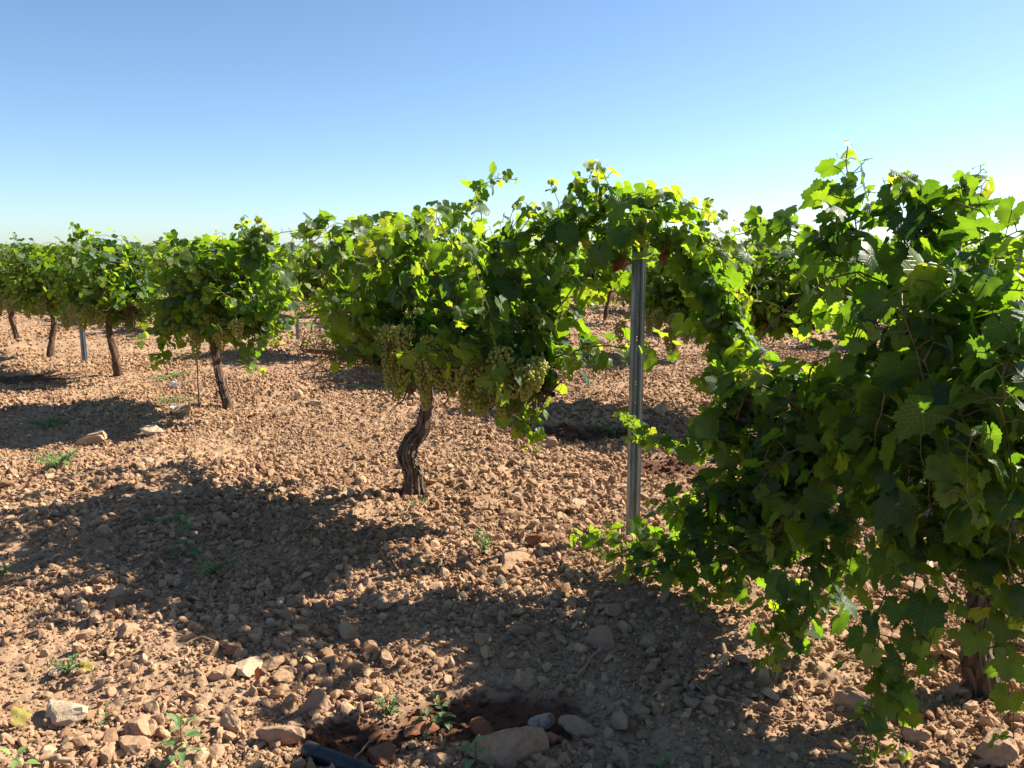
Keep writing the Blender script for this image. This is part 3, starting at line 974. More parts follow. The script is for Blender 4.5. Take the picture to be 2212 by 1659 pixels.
# ---- centre vine ---------------------------------------------------------------
def centre_vine():
    xy = G(885, 1058)
    v = vine_root(0, 0, "large vine in the middle with a thick twisted trunk and many hanging pale grape bunches", xy=xy)
    Y = xy[1]
    P = [to_local(v, at(px, py, Y + dy)) for px, py, dy in
         ((893, 1085, 0), (893, 1050, 0), (892, 1020, 0), (880, 985, .0), (890, 955, .02), (912, 928, .03), (918, 895, .02), (923, 855, .0), (921, 815, 0), (930, 760, .02))]
    t = link("trunk", trunk_mesh(P, [.080, .056, .044, .049, .042, .034, .029, .028, .030, .038], 5, flakes=120, gnarl=.2), v)
    lv, cn = canopy(31, "hi", 235, 1.30, .062, 1.38, .62, 1.35, up_long=0, zmin=.71, xmax=1.05,
                    clip=lambda q: q[0] + .85 * max(0, q[1]) > .74 or (q[0] > .45 and q[2] < .80) or abs(q[1]) > .55 + .08 * math.sin(q[0] * 7),
                    cull=lambda q, r: q[1] > .18 and q[2] < .84 and -.75 < q[0] < .66 and r.uniform() < .86)
    link("foliage", lv, v); link("canes", cn, v)
    sh = [([(1240, 540, 3.9), (1250, 470, 3.85), (1245, 420, 3.8), (1250, 385, 3.8)], .062, 2.2),
          ([(1300, 540, 3.85), (1310, 470, 3.8), (1340, 430, 3.8)], .062, 2.2),
          ([(1270, 540, 3.9), (1290, 450, 3.85), (1290, 390, 3.8)], .062, 2.2),
          ([(1160, 560, 3.95), (1170, 500, 3.95), (1155, 450, 3.9)], .06, 1.8),
          ([(1180, 520, 3.9), (1230, 470, 3.85), (1265, 410, 3.8), (1280, 352, 3.8)], .060, 1.7),
          ([(1290, 510, 3.8), (1335, 450, 3.8), (1320, 400, 3.8), (1300, 368, 3.8)], .055, 1.7),
          ([(1225, 520, 3.9), (1260, 450, 3.9), (1255, 400, 3.9)], .055, 1.4),
          ([(1050, 520, 4.3), (1035, 450, 4.25), (1028, 408, 4.2), (1062, 388, 4.2), (1112, 386, 4.15)], .052, 1.7),
          ([(1190, 530, 4.0), (1208, 460, 4.0), (1195, 398, 4.0)], .055, 1.2),
          ([(1090, 540, 4.1), (1110, 480, 4.1), (1150, 440, 4.1)], .058, 1.3),
          ([(1080, 690, 3.9), (1190, 750, 3.85), (1290, 765, 3.75), (1372, 738, 3.6)], .05, 1.3),
          ([(1130, 700, 3.9), (1220, 700, 3.85), (1290, 760, 3.8), (1300, 790, 3.75)], .05, 1.3),
          ([(1120, 650, 3.9), (1210, 660, 3.85), (1270, 700, 3.8), (1260, 760, 3.8)], .052, 1.3),
          ([(1160, 620, 3.9), (1230, 610, 3.8), (1290, 660, 3.7)], .055, 1.2),
          ([(1120, 810, 3.95), (1105, 880, 3.9), (1135, 935, 3.88), (1160, 965, 3.85)], .054, 2.3),
          ([(1120, 780, 3.95), (1130, 850, 3.9), (1110, 900, 3.88), (1140, 945, 3.85)], .056, 2.0),
          ([(1150, 800, 3.95), (1165, 870, 3.9), (1150, 930, 3.88), (1130, 960, 3.85)], .052, 2.0),
          ([(1100, 790, 4.0), (1140, 850, 3.95), (1160, 890, 3.9)], .054, 2.0),
          ([(1140, 640, 3.75), (1170, 600, 3.65), (1190, 620, 3.6)], .05, 1.0),
          ([(860, 530, 4.9), (800, 500, 4.95), (750, 482, 5.0)], .055, 1.3),
          ([(900, 500, 4.6), (860, 480, 4.6), (850, 470, 4.6)], .05, 1.2),
          ([(960, 520, 4.5), (930, 480, 4.5), (900, 470, 4.5)], .055, 1.2),
          ([(790, 560, 5.1), (740, 540, 5.2), (715, 560, 5.25), (690, 600, 5.3)], .055, 1.5),
          ([(750, 600, 5.2), (700, 640, 5.25), (712, 700, 5.2), (692, 732, 5.2)], .052, 1.5),
          ([(760, 650, 5.0), (735, 690, 5.05), (740, 735, 5.05)], .052, 1.3),
          ([(820, 560, 4.9), (770, 600, 4.9), (730, 660, 4.9), (720, 700, 4.9)], .055, 1.5),
          ([(800, 620, 4.7), (800, 680, 4.7), (790, 740, 4.7)], .055, 1.2),
          ([(1300, 530, 3.8), (1380, 450, 3.65), (1470, 440, 3.4), (1560, 470, 3.2)], .062, 1.8),
          ([(1280, 500, 3.8), (1350, 430, 3.6), (1420, 430, 3.5), (1500, 465, 3.4)], .058, 1.5),
          ([(1330, 500, 3.75), (1400, 490, 3.55), (1480, 510, 3.4), (1540, 560, 3.3)], .062, 1.6),
          ([(1300, 560, 3.8), (1350, 520, 3.7), (1400, 480, 3.6)], .058, 1.4),
          ([(1240, 600, 3.85), (1300, 560, 3.7), (1345, 600, 3.65)], .06, 1.4),
          ([(1450, 500, 3.5), (1520, 570, 3.4), (1560, 660, 3.3), (1575, 740, 3.3), (1550, 790, 3.3)], .055, 1.7),
          ([(1430, 510, 3.5), (1480, 590, 3.4), (1510, 680, 3.4), (1520, 740, 3.4)], .055, 1.3),
          ([(1500, 510, 3.4), (1590, 560, 3.2), (1600, 640, 3.2)], .05, 1.3),
          ([(1540, 640, 3.3), (1580, 710, 3.25), (1570, 780, 3.2), (1545, 840, 3.2)], .056, 2.0),
          ([(1510, 600, 3.35), (1540, 690, 3.3), (1600, 760, 3.2), (1590, 820, 3.2)], .056, 1.8)]
    r = np.random.default_rng(32)
    near = [q for q in sh if q[0][0][0] >= 1280 and q[0][-1][1] > 600]
    extra = [([(a + r.uniform(-30, 30), b + r.uniform(-25, 30), c + r.uniform(-.15, .15)) for a, b, c in pix], s, d) for pix, s, d in near]
    extra += [([(a + r.uniform(-25, 25), b + r.uniform(-25, 25), c + r.uniform(-.12, .12)) for a, b, c in pix], s, d) for pix, s, d in near]
    extra += [([(1100, 560, 4.0), (1120, 500, 4.0), (1160, 465, 3.95), (1200, 470, 3.9)], .06, 2.2), ([(1060, 560, 4.1), (1085, 500, 4.1), (1110, 455, 4.05)], .06, 2.2),
              ([(1140, 570, 3.95), (1170, 520, 3.9), (1215, 490, 3.9), (1250, 500, 3.85)], .06, 2.2), ([(1000, 560, 4.2), (990, 500, 4.2), (1000, 455, 4.2)], .058, 2.0),
              ([(900, 560, 4.5), (900, 510, 4.5), (930, 470, 4.5)], .058, 1.8), ([(830, 570, 4.8), (830, 520, 4.8), (850, 480, 4.8)], .058, 1.8),
              ([(1040, 600, 4.0), (1100, 620, 3.9), (1150, 680, 3.85), (1160, 740, 3.85)], .06, 2.0),
              ([(1300, 530, 3.5), (1350, 500, 3.42), (1385, 505, 3.40), (1400, 535, 3.40)], .06, 1.8), ([(1340, 470, 3.5), (1380, 480, 3.42), (1430, 500, 3.38)], .06, 1.8),
              ([(1340, 560, 3.6), (1310, 600, 3.6), (1290, 650, 3.6)], .055, 1.5), ([(1200, 600, 3.8), (1210, 680, 3.75), (1190, 760, 3.75), (1170, 800, 3.75)], .055, 1.8),
              ([(1120, 760, 3.85), (1130, 830, 3.82), (1125, 900, 3.8)], .05, 1.6), ([(1000, 640, 4.0), (960, 700, 3.95), (950, 770, 3.92)], .058, 1.4)]
    for i, (pix, s, d) in enumerate(sh + extra): trained_shoot(v, pix, 400 + i, s, d * 1.15)
    bs = [(822, 705, .30, 1), (842, 712, .36, 0), (838, 755, .30, 4), (862, 740, .26, 2), (858, 775, .22, 4), (872, 712, .34, 1), (905, 760, .30, 2), (918, 790, .22, 4), (925, 735, .34, 0), (892, 745, .2, 1),
          (948, 770, .28, 1), (978, 765, .26, 0), (1000, 800, .30, 4), (1022, 780, .20, 2), (1015, 750, .36, 1), (1050, 790, .30, 0), (1048, 752, .24, 2),
          (1082, 752, .34, 0), (1078, 800, .24, 4), (1098, 780, .28, 1), (1112, 752, .20, 1), (1142, 795, .28, 3), (1160, 778, .2, 3), (1035, 835, .22, 3)]
    for px, py, y, k in bs: hang_bunch(v, px, py - (10 if px < 930 else 4), None, k, rng.uniform(.82, .98), yloc=y - .06)
    for j, (px, py, y) in enumerate([(838, 690, 4.25), (846, 705, 4.25), (1325, 570, 3.55), (1348, 565, 3.5), (1345, 555, 3.52), (1430, 552, 3.35), (1305, 560, 3.6)]):
        r = np.random.default_rng(60 + j); g = Geo(); L = Leaves()
        for _ in range(2): L.add(to_local(v, at(px, py, y)) + r.normal(size=3) * .008, r.normal(size=3), [0, 0, -1], .034, r.uniform())
        L.emit(g, "hi", r)
        for q in g.v: q += 0.008 * np.sin(q[:, [2, 0, 1]] * 170)
        link("withered_leaf", g.build("withered_leaf", [WITHER]), v, label="shrivelled red brown leaf")
    return v


# ---- right vine ----------------------------------------------------------------
def right_vine():
    xy = G(2125, 1490)
    v = vine_root(0, 0, "close dark shaded vine filling the right side, its long shoots hanging to the ground", xy=xy)
    Y = xy[1]
    P = [to_local(v, at(*p)) for p in ((2130, 1510, Y), (2120, 1450, Y), (2112, 1380, Y + .02), (2125, 1280, Y + .05), (2140, 1180, Y + .06), (2120, 1080, Y + .05))]
    link("trunk", trunk_mesh(P, [.052, .042, .038, .036, .034, .04], 9, flakes=60, gnarl=.2), v)
    lv, cn = canopy(77, "hi", 92, 1.15, .067, 1.20, .42, 1.5, up_long=0, skirt=.9, xmax=.62, clip=lambda q: abs(q[1]) > .5)
    link("foliage", lv, v); link("canes", cn, v)
    sh = [([(1850, 560, 2.6), (1850, 480, 2.6), (1835, 400, 2.6), (1862, 345, 2.6)], .068, 1.3),
          ([(1960, 560, 2.5), (1950, 470, 2.5), (1925, 400, 2.5)], .066, 1.3),
          ([(2000, 540, 2.5), (1985, 460, 2.5), (1990, 400, 2.5)], .062, 1.2),
          ([(2010, 530, 2.5), (2060, 440, 2.5), (2115, 375, 2.5)], .060, 1.4),
          ([(2080, 530, 2.4), (2110, 460, 2.4), (2090, 410, 2.4)], .060, 1.3),
          ([(1800, 560, 2.7), (1790, 500, 2.7), (1840, 450, 2.6)], .060, 1.2),
          ([(1900, 620, 2.6), (1800, 560, 2.7), (1720, 500, 2.9), (1620, 480, 3.0)], .062, 1.5),
          ([(1760, 540, 2.8), (1680, 500, 2.9), (1590, 510, 3.0)], .060, 1.5),
          ([(2000, 600, 2.3), (2080, 540, 2.2), (2160, 510, 2.1), (2230, 500, 2.0)], .064, 1.7),
          ([(2050, 600, 2.2), (2140, 560, 2.0), (2220, 560, 1.9)], .066, 1.6),
          ([(2080, 650, 2.0), (2150, 620, 1.9), (2230, 640, 1.8)], .066, 1.5),
          ([(1900, 700, 2.6), (1800, 680, 2.7), (1720, 720, 2.8)], .066, 1.3),
          ([(1900, 900, 2.6), (1760, 830, 2.8), (1640, 800, 2.95), (1560, 850, 3.05)], .060, 1.5),
          ([(1850, 960, 2.6), (1720, 900, 2.8), (1600, 880, 3.0), (1500, 930, 3.1)], .060, 1.5),
          ([(1800, 1000, 2.7), (1650, 940, 2.9), (1530, 940, 3.1), (1430, 960, 3.2), (1350, 895, 3.3)], .052, 1.5),
          ([(1800, 1020, 2.7), (1650, 1010, 2.9), (1520, 1060, 3.0), (1440, 1090, 3.1)], .060, 1.6),
          ([(1780, 1040, 2.7), (1660, 1060, 2.85), (1560, 1100, 2.95), (1480, 1150, 3.0)], .060, 1.6),
          ([(1760, 1080, 2.7), (1600, 1130, 2.9), (1460, 1160, 3.05), (1350, 1175, 3.15), (1275, 1180, 3.2)], .056, 1.7),
          ([(1740, 1100, 2.7), (1600, 1180, 2.85), (1480, 1210, 2.95), (1380, 1230, 3.0)], .056, 1.5),
          ([(1720, 1130, 2.65), (1620, 1220, 2.8), (1530, 1280, 2.85)], .056, 1.5),
          ([(1780, 930, 2.8), (1700, 1000, 2.85), (1640, 1080, 2.9), (1600, 1160, 2.9)], .064, 1.5),
          ([(1850, 880, 2.7), (1780, 950, 2.7), (1730, 1050, 2.7), (1700, 1150, 2.7)], .066, 1.5),
          ([(1780, 1120, 2.5), (1740, 1230, 2.45), (1710, 1330, 2.4), (1665, 1425, 2.35)], .060, 1.4),
          ([(1850, 1130, 2.4), (1790, 1260, 2.4), (1750, 1340, 2.35), (1700, 1390, 2.3)], .062, 1.4),
          ([(2010, 1100, 2.1), (1975, 1250, 2.08), (1960, 1400, 2.05), (1950, 1520, 1.98), (1940, 1630, 1.9)], .058, 1.7),
          ([(1960, 1150, 2.15), (1910, 1290, 2.1), (1890, 1420, 2.05), (1880, 1540, 2.0), (1865, 1640, 1.92)], .058, 1.7),
          ([(2060, 1130, 2.05), (2030, 1260, 2.0), (2010, 1370, 1.98), (2000, 1430, 1.97)], .054, 1.2),
          ([(1880, 1000, 2.4), (1860, 1100, 2.35), (1840, 1200, 2.3), (1830, 1270, 2.3)], .066, 1.4),
          ([(2180, 1200, 1.95), (2160, 1330, 1.92), (2175, 1460, 1.9), (2195, 1590, 1.85)], .056, 1.5),
          ([(2230, 1250, 1.9), (2130, 1330, 1.9), (2090, 1380, 1.92)], .056, 1.2),
          ([(1950, 700, 2.4), (1880, 800, 2.4), (1850, 900, 2.4), (1850, 1000, 2.4)], .068, 1.4),
          ([(2050, 680, 2.1), (2020, 800, 2.05), (1990, 930, 2.0), (1990, 1050, 2.0)], .068, 1.5),
          ([(2150, 680, 2.0), (2120, 820, 1.9), (2100, 950, 1.85), (2090, 1080, 1.85)], .068, 1.5),
          ([(2200, 700, 1.9), (2190, 850, 1.85), (2180, 1000, 1.8), (2180, 1150, 1.8)], .068, 1.5),
          ([(1960, 850, 2.2), (1920, 950, 2.2), (1930, 1080, 2.2), (1960, 1180, 2.2)], .068, 1.5),
          ([(2100, 900, 2.1), (2060, 1020, 2.0), (2080, 1150, 1.98), (2110, 1250, 1.97)], .068, 1.5)]
    r = np.random.default_rng(31)
    extra = [([(a + r.uniform(-45, 45), b + r.uniform(-40, 40), c + r.uniform(-.15, .15)) for a, b, c in pix], s, d) for pix, s, d in sh[12:22] + sh[12:22] + sh[22:24] + sh[30:36] + sh[30:36] + sh[0:6]]
    extra += [([(2040, 1080, 1.95), (2060, 1180, 1.95), (2070, 1300, 1.92)], .06, 1.4), ([(2110, 1060, 1.9), (2120, 1180, 1.9), (2130, 1310, 1.9)], .062, 1.5),
              ([(2170, 1080, 1.85), (2180, 1200, 1.85), (2200, 1340, 1.85)], .062, 1.5), ([(2000, 1000, 2.0), (2020, 1120, 2.0), (2050, 1230, 1.98)], .062, 1.5),
              ([(1950, 980, 2.1), (1960, 1080, 2.1), (2000, 1180, 2.05)], .062, 1.5)]
    for i, (pix, s, d) in enumerate(sh + extra): trained_shoot(v, pix, 600 + i, s * .97, d * 1.4, tint0=.22)
    for px, py, y, k in ((1822, 1125, 2.45, 3), (2080, 1020, 2.15, 0), (1720, 900, 2.75, 1), (2150, 1000, 2.1, 2), (1900, 850, 2.5, 0)): hang_bunch(v, px, py, y, k, .95)
    r = np.random.default_rng(5); g = Geo(); L = Leaves()
    for _ in range(2): L.add(to_local(v, at(1915, 1180, 2.3)) + r.normal(size=3) * .01, r.normal(size=3), [0, 0, -1], .035, r.uniform())
    L.emit(g, "hi", r); link("withered_leaf", g.build("withered_leaf", [WITHER]), v, label="shrivelled red brown leaf")
    return v


# ---- farther vines: a few kinds, copied ----------------------------------------
def trunk_kind(seed, lean=0.0, twist=0.04, rad=.032, h=.62, rings=40):
    r = np.random.default_rng(seed)
    P = [[lean * (1 - q) + twist * math.sin(q * 5 + seed), twist * .6 * math.cos(q * 4 + seed), -.05 + (h + .1) * q] for q in np.linspace(0, 1, 7)]
    return trunk_mesh(P, [rad * 1.45, rad * 1.2, rad * 1.1, rad, rad * .95, rad, rad * 1.2], seed, rings, 16, flakes=10, gnarl=.22)


MIDK = []
for k in range(6):
    lv, cn = canopy(100 + k, "mid", 185, .92, .064, 1.30, .55, 1.2, 4, zmin=.60, dome=.26, clip=lambda q: abs(q[1]) > .43 + .06 * math.sin(q[0] * 8) or abs(q[0]) > 1.0, up_long=(2, 1, 3, 2, 1, 2)[k], skirt=.35)
    MIDK.append((trunk_kind(40 + k, 0, .035, .034), lv, cn))
FARK = []
for k in range(4):
    lv, cn = canopy(150 + k, "low", 70, 1.32, .088, 1.33, .58, 1.05, 3, up_long=(1, 2, 1, 2)[k], keep_stems=False, skirt=.4)
    FARK.append((trunk_kind(60 + k, 0, .03, .036, rings=10), lv))


def mid_vine(n, s, k, label, group=None, flip=False, bunches=6, xy=None, trunk=None, scale=1.0, rtrunk=0.0):
    v = vine_root(n, s, label, group, math.pi if flip else 0, xy)
    t, lv, cn = MIDK[k]
    if trunk is None: link("trunk", t, v).rotation_euler = (0, 0, rtrunk)
    else: link("trunk", trunk, v)
    link("foliage", lv, v); link("canes", cn, v)
    r = np.random.default_rng(int(n * 10 + s * 7) + 1000)
    for _ in range(bunches):
        y = (-1 if flip else 1) * abs(r.normal()) * .12 + (-.1 if flip else .1)
        o = link("grape_bunch", BUNCH_MID[int(r.integers(0, 3))], v, (r.uniform(-.55, .6), y * 1.8, r.uniform(.66, .84)))
        o.rotation_euler = (r.normal() * .1, r.normal() * .1, r.uniform(0, 6)); o.scale = (.9,) * 3
    v.scale = (scale,) * 3
    return v


def far_vine(n, s, k, label, group, flip):
    v = vine_root(n, s, label, group, math.pi if flip else 0)
    t, lv = FARK[k]
    link("trunk", t, v); link("foliage", lv, v)
    return v


def vines():
    # first row, to the left of the centre vine
    xy = G(492, 882)
    v = mid_vine(0, 0, 0, "vine left of the middle on a slim leaning trunk, with a tall leafy tuft", None, False, 0, xy,
                 trunk_mesh([[-.01, 0, -.04], [.01, 0, .05], [.06, 0, .14], [.13, 0, .27], [.17, 0, .38], [.19, 0, .5], [.16, 0, .68]],
                            [.045, .036, .034, .032, .032, .036, .045], 21, 60, 20, flakes=30))
    for px, py, y, k in ((435, 690, None, 0), (460, 680, None, 1), (490, 690, None, 0), (480, 715, None, 1), (420, 715, None, 2), (510, 690, None, 1)):
        hang_bunch(v, px, py, y, k, .95, True, .24 + .08 * (k - 1))
    for i, (pix, s) in enumerate([([(530, 580, 6.3), (550, 520, 6.2), (560, 475, 6.2)], .06), ([(545, 580, 6.3), (540, 530, 6.2), (530, 485, 6.2)], .062), ([(555, 580, 6.2), (565, 530, 6.2), (572, 500, 6.2)], .062), ([(520, 590, 6.3), (535, 545, 6.2), (550, 505, 6.2)], .062), ([(500, 560, 6.4), (525, 510, 6.3), (520, 472, 6.3)], .055),
                                  ([(545, 560, 6.2), (575, 530, 6.2), (565, 490, 6.2)], .06),
                                  ([(560, 600, 6.2), (590, 650, 6.1), (580, 710, 6.1), (600, 745, 6.1)], .06), ([(540, 650, 6.2), (560, 720, 6.2), (540, 780, 6.2), (570, 808, 6.2)], .055),
                                  ([(520, 690, 6.3), (520, 750, 6.3), (540, 800, 6.3)], .05),
                                  ([(360, 680, 7.0), (350, 740, 6.9), (335, 790, 6.9)], .06), ([(380, 700, 6.9), (370, 750, 6.9), (350, 790, 6.9)], .055), ([(590, 580, 6.2), (620, 620, 6.1), (650, 640, 6.1)], .055), ([(430, 600, 6.6), (400, 680, 6.5), (390, 750, 6.5)], .06), ([(480, 600, 6.5), (500, 670, 6.4), (520, 740, 6.4)], .06), ([(400, 600, 6.7), (370, 660, 6.7), (350, 720, 6.7)], .06), ([(450, 580, 6.5), (450, 650, 6.4), (440, 700, 6.4)], .06)]):
        trained_shoot(v, pix, 800 + i, s * 1.15, 2.3, "mid")
    v = mid_vine(0, 0, 1, "third vine of the near row from the middle leftwards, short straight thick trunk", None, False, 10, G(250, 812))
    for i, (pix, s) in enumerate([([(165, 560, 9.2), (170, 520, 9.1), (158, 485, 9.1)], .06), ([(190, 560, 9.2), (185, 520, 9.1), (190, 500, 9.1)], .06), ([(150, 570, 9.2), (160, 530, 9.1), (155, 495, 9.1)], .06), ([(170, 570, 9.2), (178, 540, 9.1), (175, 505, 9.1)], .06),
                                  ([(300, 640, 8.3), (305, 700, 8.2), (300, 750, 8.2)], .05), ([(140, 560, 9.4), (130, 530, 9.3)], .06)]):
        if len(pix) < 3: pix = [pix[0], ((pix[0][0] + pix[1][0]) / 2, (pix[0][1] + pix[1][1]) / 2, pix[0][2]), pix[1]]
        trained_shoot(v, pix, 820 + i, s * 1.15, 2.2, "mid")
    mid_vine(0, 0, 2, "fourth vine of the near row, dark knobbly trunk left of the grey post", None, True, 8, G(115, 766), rtrunk=1)
    mid_vine(0, 0, 3, "leftmost near row vine with its trunk close to the left edge", None, False, 6, G(33, 730), rtrunk=2)
    # second row
    mid_vine(0, 0, 4, "second row vine whose dark trunk shows left of the middle vine's grapes", None, False, 5, G(742, 759))
    v = mid_vine(5.85, 3.75, 5, "second row vine behind the near post with small yellowish grape bunches", None, False, 14, None)
    mid_vine(5.85, 6.6, 1, "second row vine hidden mostly behind the middle vine", None, True, 4)
    mid_vine(5.85, 0.95, 2, "second row vine glimpsed behind the close dark vine at right", None, False, 6)
    mid_vine(0, 0, 0, "third row vine with a short trunk just right of the near post", None, True, 6, G(1460, 767))
    # remaining vines of the field
    r = np.random.default_rng(3)
    cnt = 0
    far = []
    for k in range(0, 34):
        n = 2.88 + 2.97 * k
        off = (3.62, 10.6, 6.3, 7.3, 5.1)[k] if k < 5 else r.uniform(0, 2.8)
        for j in range(-3, 140):
            s = off + 2.8 * j if k else 14.6 + 2.75 * (j + 1)
            if k == 0 and j < 0: continue
            p = row_xy(n, s)
            if p[1] < 1.0: continue
            a = math.degrees(math.atan2(p[0], p[1])); d = math.hypot(*p)
            if not (-37 < a < 36): continue
            if k == 1 and s < 12: continue
            if k == 2 and abs(s - 6.3) < .5: continue
            far.append((d, n, s, k))
    far.sort()
    rest = []
    words = {0: "near", 1: "second", 2: "third", 3: "fourth", 4: "fifth", 5: "sixth", 6: "seventh", 7: "eighth", 8: "ninth"}
    for d, n, s, k in far:
        if d > 19 or k > 5:
            if d < 46 and cnt < 230:
                w = words.get(k, "a distant")
                far_vine(n, s, int(r.integers(0, 4)), f"distant green vine in {('the ' + w + ' row') if k in words else 'one of the last rows'} towards the horizon", f"distant vines of {('the ' + w + ' row') if k in words else 'the last rows'}", r.uniform() < .5)
                cnt += 1
            else: rest.append((n, s))
        else:
            mid_vine(n, s, int(r.integers(0, 6)), f"leafy vine farther off in the {words[k]} row back from the camera", f"farther vines of the {words[k]} row", r.uniform() < .5, 4 if d < 14 else 0)
            cnt += 1
    # far off mass
    L = Leaves()
    r = np.random.default_rng(9)
    for n, s in rest:
        p = row_xy(n, s); d = math.hypot(*p)
        m = 90 if d < 70 else 45
        hgt = 1.33 + r.uniform(-.1, .12)
        for _ in range(m):
            q = D * r.uniform(-1.4, 1.4) + N * r.normal() * .3
            z = .6 + (hgt - .6) * r.uniform() ** .5 + (r.uniform(0, .25) if r.uniform() < .06 else 0)
            L.add([p[0] + q[0], p[1] + q[1], z], r.normal(size=3) * .5 + np.array([0, -.4, .5]), r.normal(size=3) + [0, 0, -.7], r.uniform(.10, .2) * (1 if d < 70 else 1.5), np.clip(.35 + r.normal() * .2, 0, 1))
    g = Geo(); L.emit(g, "low", r)
    link("distant_vines", g.build("distant_vines", [LEAF]), None, kind="stuff", label="far off vine rows merging into one green band at the horizon", category="vines")


# ------------------------------------------------------------------ posts and wires
def post_mesh(h=1.40, holes=True):
    # open hat profile (x across the row, y along), 2 mm sheet
    w = .030
    prof = [(-w, .016), (-w, .004), (-w * .72, -.004), (-w * .50, -.004), (-w * .42, -.012), (-w * .12, -.012), (-w * .02, -.005), (w * .10, -.005), (w * .2, -.012), (w * .5, -.012), (w * .62, -.004), (w, -.001), (w, .018)]
    g = Geo()
    z0 = -.15
    hs = [h - .09 - .098 * i for i in range(10)]
    hs = sorted([q for q in hs if q > .1])
    for i in range(len(prof) - 1):
        a, b = prof[i], prof[i + 1]
        if i == 2 + 2 - 1 + 1:   # the ridge with the punched slots
            ax, bx = a[0], b[0]; m0 = ax + (bx - ax) * .25; m1 = ax + (bx - ax) * .85; y = a[1]
            def strip(x0, x1, za, zb):
                g.add([[x0, y, za], [x1, y, za], [x1, y, zb], [x0, y, zb]], [[0, 1, 2, 3]])
            strip(ax, m0, z0, h); strip(m1, bx, z0, h)
            c = z0
            for q in hs:
                strip(m0, m1, c, q - .010); c = q + .010
            strip(m0, m1, c, h)
            for q in hs:   # pressed lugs in each slot
                g.add([[m0, y, q - .003], [m1, y, q - .003], [m1, y + .004, q + .003], [m0, y + .004, q + .003]], [[0, 1, 2, 3]])
        else:
            g.add([[a[0], a[1], z0], [b[0], b[1], z0], [b[0], b[1], h], [a[0], a[1], h]], [[0, 1, 2, 3]])
    return g.build("metal_post", [STEEL], False)


def posts():
    me = post_mesh()

    def post(xy, label, group=None, tilt=(0, 0), rz=.25):
        o = link("metal_post", me, None, (xy[0], xy[1], float(base_z(xy[0], xy[1]))), label=label, category="post")
        o.rotation_euler = (tilt[0], tilt[1], rz)
        m = o.modifiers.new("thickness", 'SOLIDIFY'); m.thickness = .0022
        if group: o["group"] = group
        return o
    post(G(1367, 1166), "near grey galvanised steel post with punched slots right of the middle vine", None, (0, 0), .12)
    post(G(184, 790), "grey steel post in the near row between the two left trunks", None, (0, -.01))
    post(G(644, 733), "slim grey steel post in the gap left of the middle vine", None, (0, -.02))
    post(G(2013, 742), "pale steel post glimpsed through the leaves of the close dark vine")
    for n, s in ((8.8, 13.2), (11.8, 12.4), (2.88, 18.5), (5.9, 19.6), (8.8, 21.3)):
        post(row_xy(n, s), "far grey steel post almost hidden among the vine rows", "far steel posts among the rows")

    def wire(n0, h, s0, s1, sag, label, r=.0013):
        pts = []
        ps = [2.29 + 8.1 * i for i in range(-2, 6)]
        for i in range(len(ps) - 1):
            for t in np.linspace(0, 1, 10, endpoint=False):
                s = ps[i] + 8.1 * t
                if s0 <= s <= s1:
                    p = row_xy(n0, s); pts.append([p[0], p[1], h - sag * 4 * t * (1 - t)])
        v, f = tube(np.array(pts), r, 5); g = Geo(); g.add(v, f)
        link("trellis_wire", g.build("trellis_wire", [WIRE]), None, label=label, category="wire")
    wire(2.86, 1.32, -4.5, 26, 0.0, "uppermost thin wire of the near row running through the vine tops")
    wire(2.90, 1.255, -4.5, 26, 0.0, "second thin wire just under the uppermost wire of the near row")
    wire(2.88, .84, -4.5, 26, .05, "low thin wire at grape height in the near row")
    wire(5.9, .80, -2, 32, .02, "low thin wire of the second row", .0016)


# ------------------------------------------------------------------ weeds, twigs, pipe, scraps
def lance(length, width, bend, nseg=7):
    t = np.linspace(0, 1, nseg)
    w = width * np.sin(np.pi * t ** .75) * (1 - .25 * t) + .0004
    z = -bend * t ** 2 * length
    V, f = [], []
    for i in range(nseg):
        V += [[-w[i], t[i] * length, z[i] + w[i] * .35], [0, t[i] * length, z[i]], [w[i], t[i] * length, z[i] + w[i] * .35]]
    for i in range(nseg - 1):
        a = i * 3
        f += [[a, a + 1, a + 4, a + 3], [a + 1, a + 2, a + 5, a + 4]]
    return np.array(V), np.array(f)


def frame_of(d, r, up=(0, 0, 1)):
    d = nrm(d); x = nrm(np.cross(d, np.array(up, float) + r.normal(size=3) * .1)); n = np.cross(x, d)
    return np.stack([x, d, n], 1)


def broad_weed(px, py, h, label, seed, leaves=16, ll=.05, lw=.012, spread=1.0, tint=.5, round_=False):
    r = np.random.default_rng(seed)
    g = Geo()
    path = smooth_path([[0, 0, -.01], [.004, .003, h * .4], [r.normal() * .01, r.normal() * .01, h]], .01)
    v, f = tube(path, np.linspace(.0022, .001, len(path)), 5); g.add(v, f, tint, None, 1)
    a = r.uniform(0, 6)
    for i in range(leaves):
        q = (i + 1) / leaves; p = path[min(len(path) - 1, int(q ** .8 * (len(path) - 1)))]
        a += 2.4
        el = -.1 + 1.1 * q ** 2 * (1 / spread)
        d = np.array([math.cos(a) * math.cos(el), math.sin(a) * math.cos(el), math.sin(el)])
        k = (1.15 - .55 * q) * r.uniform(.8, 1.15)
        V, Fq = lance(ll * k, lw * k * (1.5 if round_ else 1), r.uniform(.1, .45))
        st = ll * .3 * k
        R = frame_of(d, r)
        g.add(V @ R.T + p + d * st, Fq, np.clip(tint + r.normal() * .15, 0, 1), None, 0)
        v, f = tube(np.array([p, p + d * st * .5, p + d * st]), .0008, 4); g.add(v, f, tint, None, 1)
    P = G(px, py)
    return link("weed", g.build("weed", [WEED, GREENCANE]), None, (P[0], P[1], float(full_z(np.array([P[0]]), np.array([P[1]]), .01)[0])), label=label, category="weed")


